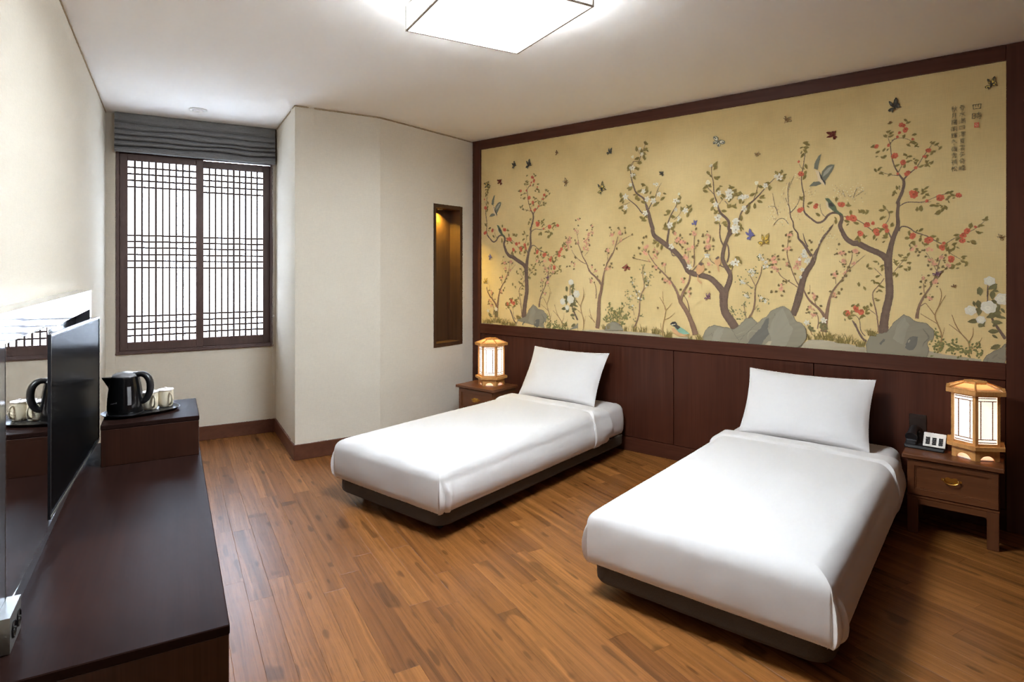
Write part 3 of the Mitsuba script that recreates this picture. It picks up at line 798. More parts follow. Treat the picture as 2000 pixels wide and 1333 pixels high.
lipw = .006
obj('mirror_lip', bz(sbox(3.106, .553, 3.662, 1.257).difference(sbox(3.1075, .5545, 3.6605, 1.2555)), PB - .010, PB + .001), 'm_steel', t, LM)
t = thing('socket_box', 'small steel power socket box at the lower corner of the mirror panel', 'power socket')
obj('box', bz(sbox(3.648, .500 + .0015, 3.775, .590), PB + .0005, PB + .030), 'm_steel', t, LM)
for aa in (3.682, 3.738):
    s_ = lathe([(0, 0), (.021, 0), (.021, .003), (.019, .004), (.017, .0015), (0, .0012)], 28); s_.apply_transform(rotm(-PI / 2, [1, 0, 0])); s_.apply_translation((aa, PB + .0298, .545))
    sk = obj('outlet', s_, 'm_black_gloss', t, LM, smooth=30)
    for q in (-.007, .007):
        h = cyl(.0026, 0, .004, n=10); h.apply_transform(rotm(-PI / 2, [1, 0, 0])); h.apply_translation((aa + q, PB + .0308, .545)); obj('contact', h, 'm_steel', sk, LM)

t = thing('television', 'flat black television swung out in front of the mirror panel', 'television')
tvl, tvh = 1.180, .645
n0, f0 = np.array([3.060, .0580]), np.array([1.880, .0995])
ang = math.atan2(f0[1] - n0[1], f0[0] - n0[0])
FT = np.eye(4); u_ = (f0 - n0) / np.linalg.norm(f0 - n0); v_ = np.array([u_[1], -u_[0]])
if v_[1] < 0: v_ = -v_
FT[:2, 0], FT[:2, 1], FT[:2, 3], FT[2, 3] = u_, v_, n0, .577
FT = LM @ FT @ rotm(math.radians(.9), [0, 1, 0])                                              # x along the set from its near end, y out of the screen, z up
obj('back_shell', box(.004, tvl - .004, -.024, -.004, .004, tvh - .004, .004), 'm_black_matte', t, FT)
obj('screen', box(.009, tvl - .009, -.004, .0005, .018, tvh - .010), 'm_screen', t, FT, label='dark glossy screen')
bez = sbox(0, 0, tvl, tvh).difference(sbox(.009, .018, tvl - .009, tvh - .010))
bm = extrude(bez, .016); V = bm.vertices.copy(); bm.vertices = np.c_[V[:, 0], V[:, 2] - .013, V[:, 1]]
obj('bezel', bm, 'm_black', t, FT)
obj('lower_strip', box(.002, tvl - .002, -.006, .0042, .001, .013, .001), 'm_steel', t, FT, label='silver strip along the lower edge')
obj('upper_strip', box(.002, tvl - .002, -.010, .0036, tvh - .007, tvh + .0015, .001), 'm_grey_plastic', t, FT, label='grey upper edge')
arm = box(.47, .60, -.075, -.022, .25, .40, .004)
obj('wall_arm', arm, 'm_black_matte', t, FT)

# ================================================================== TRAY, KETTLE, MUGS
t = thing('tray', 'oval black tray under the kettle and mugs', 'tray')
def superoval(rx, ry, n=64, e=2.6):
    th = np.linspace(0, 2 * PI, n, endpoint=False)
    return np.c_[rx * np.sign(np.cos(th)) * np.abs(np.cos(th)) ** (2 / e), ry * np.sign(np.sin(th)) * np.abs(np.sin(th)) ** (2 / e)]
TA, TB, TR = 1.972, .292, math.radians(20)
rows = []
for rx, ry, z in ((.001, .001, .0), (.100, .155, 0), (.112, .167, .004), (.119, .176, .014), (.121, .178, .0155), (.117, .174, .0150), (.109, .164, .006), (.098, .152, .0035), (.001, .001, .0035)):
    rows.append(np.c_[superoval(rx, ry), np.full(64, z)])
tray_m = grid(np.array(rows), wrap=True)
TF = LM @ M4((TA, TB, DT), TR)
obj('dish', tray_m, 'm_black', t, TF, smooth=40)

t = thing('kettle', 'glossy black electric kettle on the tray at the end of the desk', 'kettle')
KZ = DT + .0035
KF = LM @ M4((1.988, .222, KZ), math.radians(74))     # local x: towards the handle
prof = [(0, .012), (.070, .012), (.078, .014), (.0805, .022), (.0805, .050), (.0785, .085), (.0745, .125), (.0690, .160), (.0635, .187), (.060, .195), (0, .195)]
bodym = lathe(prof, 64)
V = bodym.vertices
obj('body', bodym, 'm_black_gloss', t, KF, smooth=40)
obj('power_base', lathe([(0, 0), (.080, 0), (.083, .003), (.083, .010), (.078, .0125), (0, .0125)], 56), 'm_black', t, KF, smooth=35)
lidm = lathe([(0, .194), (.058, .194), (.0595, .198), (.055, .206), (.040, .214), (.018, .218), (0, .2185)], 48)
lk = obj('lid', lidm, 'm_grey_plastic', t, KF, smooth=40, label='grey lid')
obj('lid_button', box(.036, .058, -.010, .010, .208, .217, .003), 'm_grey_plastic', lk, KF)
# spout: a beak growing out of the upper body on the side away from the handle
sp_ = []
for zz, out, hw in ((.122, .072, .006), (.145, .082, .016), (.165, .094, .021), (.184, .106, .022), (.192, .110, .019)):
    pts = []
    for q in np.linspace(-1, 1, 13):
        yy = hw * q; xx = -(out - (out - .050) * abs(q) ** 1.6)
        pts.append((xx, yy, zz))
    pts.append((-.03, hw * .8, zz)); pts.append((-.03, -hw * .8, zz))
    sp_.append(pts)
sp_ = np.array(sp_)
obj('spout', cat([grid(sp_, wrap=True), endcap(sp_[0]), endcap(sp_[-1])]), 'm_black_gloss', t, KF, smooth=40)
q = np.linspace(0, 1, 30)
hpts = [(.045, 0, .200), (.075, 0, .204), (.094, 0, .197), (.109, 0, .177), (.116, 0, .145), (.113, 0, .110), (.101, 0, .080), (.087, 0, .065), (.074, 0, .060)]
from scipy.interpolate import CubicSpline
cs = CubicSpline(np.linspace(0, 1, len(hpts)), np.array(hpts))
obj('handle', tube(cs(q), .0125 + .004 * np.sin(PI * q), 16, sx=1.25), 'm_black', t, KF, smooth=40)
th0 = math.radians(-58)
gz = np.linspace(.058, .150, 12); rp = np.interp(gz, [p_[1] for p_ in prof[1:]], [p_[0] for p_ in prof[1:]]) + .0016
gp = np.array([[((r_ + dd) * math.cos(th0 + s_ * .0105 / r_), (r_ + dd) * math.sin(th0 + s_ * .0105 / r_), z_) for s_, dd in ((-1, -.004), (-.8, 0), (0, .0008), (.8, 0), (1, -.004))] for z_, r_ in zip(gz, rp)])
obj('water_gauge', grid(gp), 'm_grey_plastic', t, KF, smooth=40, label='grey water gauge window')
# pale maker's mark, a row of small strokes on the lower body
mk = []
for i, (o_, h_) in enumerate(((-.018, .004), (-.013, .004), (-.008, .004), (-.003, .0045), (.002, .0045), (.007, .004), (.012, .007))):
    r_ = .0797; a_ = math.radians(-108) + o_ / r_
    b_ = box(-.0012, .0012, -.0004, .0012, -h_ / 2, h_ / 2); b_.apply_transform(rotm(a_ + PI / 2, [0, 0, 1])); b_.apply_translation((r_ * math.cos(a_), r_ * math.sin(a_), .066 + .0012 * i)); mk.append(b_)
obj('maker_mark', cat(mk), 'm_grey_plastic', t, KF)

def mug(a, b_, hr, label):
    t = thing('mug', label, 'mug', 'cream mugs on the tray')
    fr = LM @ M4((a, b_, KZ + .0005), hr)
    pr = [(0, 0), (.026, 0), (.030, .002), (.036, .014), (.0385, .040), (.0375, .070), (.036, .088), (.0355, .089), (.034, .088), (.035, .060), (.034, .012), (0, .008)]
    obj('cup', lathe(pr, 44), 'm_ceramic', t, fr, smooth=40)
    hp_ = [(.034, 0, .072), (.050, 0, .076), (.062, 0, .064), (.064, 0, .044), (.056, 0, .025), (.040, 0, .016), (.033, 0, .016)]
    cs_ = CubicSpline(np.linspace(0, 1, len(hp_)), np.array(hp_))
    obj('handle', tube(cs_(np.linspace(0, 1, 22)), .0055, 10, sx=.8), 'm_ceramic', t, fr, smooth=40)
    obj('lid', lathe([(0, .0885), (.038, .0885), (.040, .091), (.038, .095), (.020, .098), (.008, .099), (.007, .104), (0, .106)], 40), 'm_lid', t, fr, smooth=35, label='paler flat lid')
cam_dir = math.radians(-18)
mug(1.925, .330, math.radians(22), 'cream lidded mug on the tray next to the kettle handle')
mug(1.892, .402, math.radians(28), 'cream lidded mug at the outer end of the tray, farther from the kettle')

# ================================================================== THE PAINTED WALL PANEL: flat print in millimetres from the panel's lower left corner
MW, MH = (MX1 - MX0) * 1000, (MZ1 - MZ0) * 1000
mural = thing('mural', 'long ochre painted panel with blossoming trees, birds, butterflies and an inscription', 'mural')
obj('silk_panel', box(MX0 - .002, MX1 + .002, YW, 4.346, MZ0 - .002, MZ1 + .002), 'm_silk', mural)
PAL = {k: np.array(lin(*v)) for k, v in dict(
    ground=(176, 164, 138), rock=(140, 132, 112), rock_light=(147, 140, 121), rock_dark=(108, 104, 94), trunk=(112, 92, 78), twig=(134, 106, 84), stick=(158, 126, 82),
    leaf=(128, 112, 66), dleaf=(112, 104, 70), sleaf=(120, 102, 66), bush=(120, 116, 72), shrub=(104, 104, 70), red=(194, 102, 76), pink=(222, 164, 132), white=(232, 224, 200), cream=(238, 226, 190),
    slate=(116, 114, 96), slate_light=(160, 156, 138), buff=(218, 196, 160), dark=(76, 72, 66), green=(98, 106, 80), teal=(134, 168, 142), pinkbuff=(206, 162, 116), ink=(84, 74, 58), seal=(206, 98, 74),
    yellow=(206, 170, 74), blue=(104, 98, 136), maroon=(98, 50, 42), purple=(108, 76, 86), brown=(116, 88, 60), olive=(140, 116, 70), maroonpink=(156, 92, 74), black=(58, 54, 50), gold=(204, 176, 96)).items()}
layer = [0]
class Print:
    """triangles of one painted motif, in mural millimetres, with a colour per vertex"""
    def __init__(s):
        s.V, s.F, s.C, s.Y, s.n, s.sub = [], [], [], [], 0, 0
    def add(s, pts, faces, cols):
        pts = np.asarray(pts, float)
        s.V.append(pts); s.F.append(np.asarray(faces, int) + s.n); s.n += len(pts)
        s.C.append(np.broadcast_to(np.asarray(cols, float), (len(pts), 3)))
        s.Y.append(np.full(len(pts), YW - .0004 - (layer[0] + s.sub) * 2.4e-6))
    def poly(s, pts, col, jit=0.0, edge=1.0):
        pts = np.asarray(pts, float)
        g = Polygon(pts)
        if not g.is_valid:
            g = g.buffer(0)
        if jit and len(pts) > 40:
            g = g.simplify(.7)
        g = g.intersection(sbox(-3000, .2, MW - .2, MH - .2))
        for q in ([g] if g.geom_type == 'Polygon' else g.geoms):
            if q.geom_type != 'Polygon' or q.area < .5:
                continue
            v, f = trimesh.creation.triangulate_polygon(q, engine='earcut')
            c = col * (1 + jit * (rng.random((len(v), 1)) - .5))
            s.add(v, f, c * edge)
    def fan(s, pts, col, center=None, ccol=None):
        pts = np.asarray(pts, float); c = pts.mean(0) if center is None else np.asarray(center)
        n = len(pts)
        s.add(np.vstack([pts, c]), [(i, (i + 1) % n, n) for i in range(n)], np.vstack([np.broadcast_to(col, (n, 3)), col if ccol is None else ccol]))
    def ribbon(s, pts, col, jit=.12, smooth=True):
        p = np.array(pts, float)
        d = np.r_[0, np.cumsum(np.hypot(*np.diff(p[:, :2], axis=0).T))]
        keep = np.r_[True, np.diff(d) > 1e-6]; p, d = p[keep], d[keep]
        if len(p) < 2:
            return
        if smooth and len(p) > 2:
            from scipy.interpolate import PchipInterpolator
            t = np.linspace(0, d[-1], max(4, int(d[-1] / 9)))
            p = np.c_[CubicSpline(d, p[:, :2])(t) * .5 + PchipInterpolator(d, p[:, :2])(t) * .5, np.interp(t, d, p[:, 2])]
        t = np.gradient(p[:, :2], axis=0); t /= np.linalg.norm(t, axis=1, keepdims=True) + 1e-9
        nrm = np.c_[-t[:, 1], t[:, 0]]
        w = np.maximum(p[:, 2], 1.9)[:, None] / 2 * (1 + .10 * (rng.random((len(p), 1)) - .5) * (p[:, 2:] > 8))
        Lp, Rp = p[:, :2] + nrm * w, p[:, :2] - nrm * w
        n = len(p)
        c = col * (1 + jit * (rng.random((n, 1)) - .5))
        V = np.vstack([Lp, p[:, :2], Rp]); C = np.vstack([c * .86, c * 1.06, c * .90])
        F = []
        for i in range(n - 1):
            for a, b in ((0, n), (n, 2 * n)):
                F += [(a + i, b + i, b + i + 1), (a + i, b + i + 1, a + i + 1)]
        s.add(V, F, C)
    def leaf(s, x, z, size, ang, col, w=.40):
        u = np.array([math.cos(ang), math.sin(ang)]); v = np.array([-u[1], u[0]])
        t = np.linspace(0, 1, 6)
        prof_ = np.sin(PI * t ** .8) * size * w / 2
        up = [np.array([x, z]) + u * size * (a - .5) + v * b for a, b in zip(t, prof_)]
        dn = [np.array([x, z]) + u * size * (a - .5) - v * b for a, b in zip(t[1:-1], prof_[1:-1])][::-1]
        j = 1 + .32 * (rng.random() - .5)
        c = col * j
        cols = np.vstack([np.tile(c * 1.15, (len(up), 1)), np.tile(c * .88, (len(dn), 1)), c])
        pts = np.array(up + dn); n = len(pts)
        s.add(np.vstack([pts, [[x, z]]]), [(i, (i + 1) % n, n) for i in range(n)], cols)
    def blossom(s, x, z, r, col, petals=5, pointed=.25, core=None, rot=None):
        rot = rng.random() * 6.28 if rot is None else rot
        th = np.linspace(0, 2 * PI, petals * 8, endpoint=False)
        rr = r * (1 - pointed * 1.6 * np.abs(np.sin((th * petals) / 2 + PI / 2)) ** 3)
        pts = np.c_[x + rr * np.cos(th + rot), z + rr * np.sin(th + rot)]
        s.fan(pts, col * (1 + .14 * (rng.random() - .5)), (x, z), col * .84)
        if core is not None:
            t2 = np.linspace(0, 2 * PI, 7)[:-1]
            s.sub += 1; s.fan(np.c_[x + r * .2 * np.cos(t2), z + r * .2 * np.sin(t2)], core); s.sub -= 1
    def build(s, name, dx=0, dz=0):
        V, F, C, Y = np.vstack(s.V), np.vstack(s.F), np.vstack(s.C), np.concatenate(s.Y)
        V = V + [dx, dz]
        c = V[F].mean(1)
        e1, e2 = V[F[:, 1]] - V[F[:, 0]], V[F[:, 2]] - V[F[:, 0]]
        lmax = np.maximum(np.maximum(np.hypot(*e1.T), np.hypot(*e2.T)), np.hypot(*(e1 - e2).T)) + 1e-9
        ok = (np.abs(e1[:, 0] * e2[:, 1] - e1[:, 1] * e2[:, 0]) / lmax > .06) & (c[:, 0] > 0) & (c[:, 0] < MW) & (c[:, 1] > 0) & (c[:, 1] < MH)
        F = F[ok]
        if not len(F):
            return
        V = np.clip(V, [0, 0], [MW, MH])
        uq, inv_ = np.unique(F, return_inverse=True)
        V, C, Y, F = V[uq], C[uq], Y[uq], inv_.reshape(-1, 3)
        W = np.c_[MX0 + V[:, 0] / 1000, Y, MZ0 + V[:, 1] / 1000]
        n = np.cross(W[F[:, 1]] - W[F[:, 0]], W[F[:, 2]] - W[F[:, 0]])[:, 1]
        F[n > 0] = F[n > 0][:, ::-1]
        m = trimesh.Trimesh(W, F, process=False)
        return obj(name, m, 'm_print', mural, color=np.clip(C, .01, .95))

def butterfly(P_, style, x, z, size, ang):
    a = math.radians(ang)
    R_ = np.array([[math.cos(a), -math.sin(a)], [math.sin(a), math.cos(a)]])
    h = size * 1.0
    def tr(q):
        return np.array(q) * h @ R_.T + [x, z]
    outl, fill, spot = {'dark': ('black', 'dark', 'slate'), 'brown': ('brown', 'brown', 'olive'), 'olive': ('brown', 'olive', 'cream'), 'yellowdark': ('black', 'gold', 'dark'), 'blue': ('blue', 'blue', 'slate_light'),
                        'yellow': ('olive', 'yellow', 'olive'), 'white': ('slate', 'white', 'dark'), 'maroon': ('maroon', 'maroon', 'maroonpink'), 'maroonpink': ('maroon', 'maroonpink', 'maroon'), 'purple': ('purple', 'purple', 'buff')}[style]
    fore1 = [(.05, .0), (.25, .35), (.62, .62), (.98, .70), (.95, .45), (.70, .12), (.35, -.05)]
    hind1 = [(.0, -.02), (.35, -.06), (.66, .06), (.62, -.22), (.42, -.42), (.52, -.66), (.36, -.56), (.10, -.32)]
    fore2 = [(-.05, .05), (-.10, .42), (.05, .80), (.22, 1.0), (.30, .76), (.26, .42), (.10, .10)]
    hind2 = [(-.04, .0), (-.34, .24), (-.66, .26), (-.70, .02), (-.50, -.16), (-.64, -.40), (-.42, -.30), (-.12, -.14)]
    if style == 'white':
        fore1 = [(.0, .1), (.3, .5), (.75, .55), (1.0, .30), (.85, .05), (.4, -.1)]
        hind1 = [(.0, .0), (.40, -.08), (.62, -.28), (.45, -.55), (.15, -.45), (-.02, -.2)]
        fore2 = [(.0, .1), (-.3, .5), (-.75, .55), (-1.0, .30), (-.85, .05), (-.4, -.1)]
        hind2 = [(.0, .0), (-.40, -.08), (-.62, -.28), (-.45, -.55), (-.15, -.45), (.02, -.2)]
    for wg in (hind2, hind1, fore2, fore1):
        q = np.array(wg)
        P_.sub += 1; P_.poly(tr(q), PAL[outl], .2); P_.sub += 1
        c = q.mean(0)
        P_.poly(tr(c + (q - c) * .72), PAL[fill], .3)
        if style in ('white', 'yellowdark', 'olive', 'purple', 'yellow', 'dark'):
            P_.sub += 1
            for s_ in (.35, .05):
                d = c + (q[len(q) // 2] - c) * s_ * 1.2
                th = np.linspace(0, 2 * PI, 7)[:-1]
                P_.fan(tr(d + .085 * np.c_[np.cos(th), np.sin(th) * (1.8 if style == 'yellowdark' else 1)]), PAL[spot])
    P_.sub += 1
    P_.ribbon(np.c_[tr([(.10, .28), (.02, 0), (-.12, -.34)]), [h * .10, h * .16, h * .06]], PAL[outl] * .8)
    P_.ribbon(np.c_[tr([(.10, .28), (.10, .48)]), [1, .8]], PAL[outl] * .8, smooth=False)

def draw(P_, it):
    kd, col = it[0], it[1]
    layer[0] += 14; P_.sub = 0
    if kd == 'b':
        P_.ribbon(it[2], PAL[col]); P_.sub = 1
        if col == 'trunk' and it[2][0][2] > 12:            # knots and bark lines
            p = np.array(it[2], float)
            for _ in range(int(len(p) * 1.5)):
                i = rng.integers(0, len(p) - 1); f_ = rng.random()
                c = p[i] * (1 - f_) + p[i + 1] * f_; d = (p[i + 1] - p[i])[:2]; d = d / (np.linalg.norm(d) + 1e-9)
                o = np.array([-d[1], d[0]]) * c[2] * (rng.random() - .5) * .6
                P_.ribbon([(*(c[:2] + o - d * 14), .8), (*(c[:2] + o * 1.2), 2.2), (*(c[:2] + o + d * 14), .8)], PAL['trunk'] * (.62 if rng.random() < .6 else 1.3))
    elif kd == 'l':
        for x, z, s_ in it[2]:
            small = col == 'sleaf'
            P_.leaf(x, z, s_ * (1.15 if small else 1.28), rng.normal(.5, .9) + (PI if rng.random() < .3 else 0), PAL[col], .72 if small else (.46 if col == 'leaf' else .5))
            if not small and rng.random() < .85:
                P_.leaf(x + rng.normal(0, .42) * s_, z + rng.normal(0, .42) * s_, s_ * .8, rng.normal(.3, 1.0), PAL[col], .42)
            P_.sub = 0
            if small and rng.random() < .4:
                P_.leaf(x + rng.normal(0, .6) * s_, z + rng.normal(0, .6) * s_, s_ * .8, rng.random() * 6, PAL[col], .7)
    elif kd == 'f':
        for x, z, r in it[2]:
            if col == 'red':
                for j in range(3):
                    P_.sub = j * 2
                    P_.blossom(x + rng.normal(0, .22) * r, z + rng.normal(0, .2) * r, r * (.80 - .12 * j), PAL['red'] * (1.0 - .14 * j if j < 2 else 1.12), 6, .12)
                P_.sub = 6; P_.blossom(x, z, r * .22, PAL['red'] * .62, 5, .2)
            elif col == 'pink':
                for j in range(4):
                    P_.sub = j * 2
                    xx, zz = x + rng.normal(0, .42) * r, z + rng.normal(0, .42) * r
                    P_.blossom(xx, zz, r * rng.uniform(.38, .58), PAL['pink'] * rng.uniform(.82, 1.1), 5, .18, PAL['pink'] * .72)
                    P_.leaf(x + rng.normal(0, .8) * r, z + rng.normal(0, .8) * r, r * .42, rng.random() * 6, PAL['sleaf'], .7)
            elif col == 'camellia':
                for j in range(4):
                    P_.sub = 2 + j * 2; P_.blossom(x + rng.normal(0, .12) * r, z + rng.normal(0, .1) * r, r * (1.15 - .25 * j), PAL['white'] * (.88 + .05 * j), 6, .10)
            elif col == 'white':
                P_.sub = 2; P_.blossom(x, z, r * 1.05, PAL['white'], 5, .36, PAL['stick'] * .7)
                if r > 9:
                    P_.sub = 5
                    P_.blossom(x + rng.normal(0, .5) * r, z + rng.normal(0, .4) * r, r * .62, PAL['white'] * .92, 5, .34)
            else:
                P_.blossom(x, z, r * .9, PAL[col], 3, .12)
    elif kd == 'p':
        pts = np.array(it[2], float)
        if col in ('rock', 'ground', 'rock_light', 'rock_dark'):
            n = len(pts); out = []
            for i in range(n):
                a, b = pts[i], pts[(i + 1) % n]
                k_ = max(1, int(np.hypot(*(b - a)) / 12))
                for j in range(k_):
                    out.append(a + (b - a) * j / k_ + (rng.normal(0, 1.6, 2) if col != 'ground' else rng.normal(0, .8, 2)))
            g = Polygon(out).buffer(3).buffer(-6).buffer(3)
            for q in ([g] if g.geom_type == 'Polygon' else g.geoms):
                P_.sub = 0; P_.poly(np.array(q.exterior.coords[:-1]), PAL[col], .10); P_.sub = 2
                if col == 'rock':
                    ring_ = np.array(q.exterior.coords)
                    P_.sub = 1; P_.ribbon(np.c_[ring_, 1.6 + 1.6 * rng.random(len(ring_))], PAL['rock'] * .66, smooth=False); P_.sub = 2
                    # painted cracks and washes inside the outline
                    x0, z0, x1, z1 = q.bounds
                    for _ in range(16):
                        p0 = np.array([rng.uniform(x0, x1), rng.uniform(z0, z1)])
                        path = [p0]
                        d = rng.normal(0, 1, 2) * [1, 1.4]
                        for _k in range(4):
                            d = d + rng.normal(0, .5, 2); path.append(path[-1] + d / np.linalg.norm(d) * (x1 - x0) * .09)
                        from shapely.geometry import LineString
                        if q.buffer(-4).contains(LineString(path)):
                            ww = np.array([1.2, 3.4, 4.2, 3, 1.2]) * rng.uniform(.7, 2.4)
                            P_.ribbon(np.c_[np.array(path), ww], PAL['rock'] * (rng.uniform(.72, .88) if rng.random() < .6 else rng.uniform(1.1, 1.22)))
        else:
            P_.poly(pts, PAL[col], .15)
    elif kd == 'g':
        for x, z, s_ in it[2]:
            for _ in range(13):
                t = rng.normal(0, .42); hgt = s_ * rng.uniform(.45, 1.05) * (1 - .35 * abs(t))
                xx = x + rng.normal(0, .22) * s_
                P_.ribbon([(xx, z - 4, s_ * .07), (xx + t * hgt * .35, z + hgt * .55, s_ * .05), (xx + t * hgt, z + hgt, .6)], PAL['leaf'] * rng.uniform(.8, 1.15))
    elif kd == 'k':
        for x, z, r, n in it[2]:
            for _ in range(n):
                xx, zz = x + rng.normal(0, .46) * r, z + rng.normal(0, .46) * r
                if col == 'cream':
                    if rng.random() < .6:
                        P_.leaf(xx, zz, rng.uniform(5, 8), rng.random() * 6, PAL['cream'], .7)
                    else:
                        P_.leaf(xx, zz, rng.uniform(7, 12), rng.normal(1.2, .6), PAL['twig'], .25)
                elif col == 'bush':
                    P_.leaf(xx, zz, rng.uniform(13, 20), rng.normal(PI / 2, .7), PAL['bush'] * rng.uniform(.8, 1.1), .55)
                else:
                    P_.leaf(xx, zz, rng.uniform(8, 12), rng.random() * 6, PAL['shrub'] * rng.uniform(.8, 1.15), .7)
    elif kd == 'u':
        butterfly(P_, *it[1:])

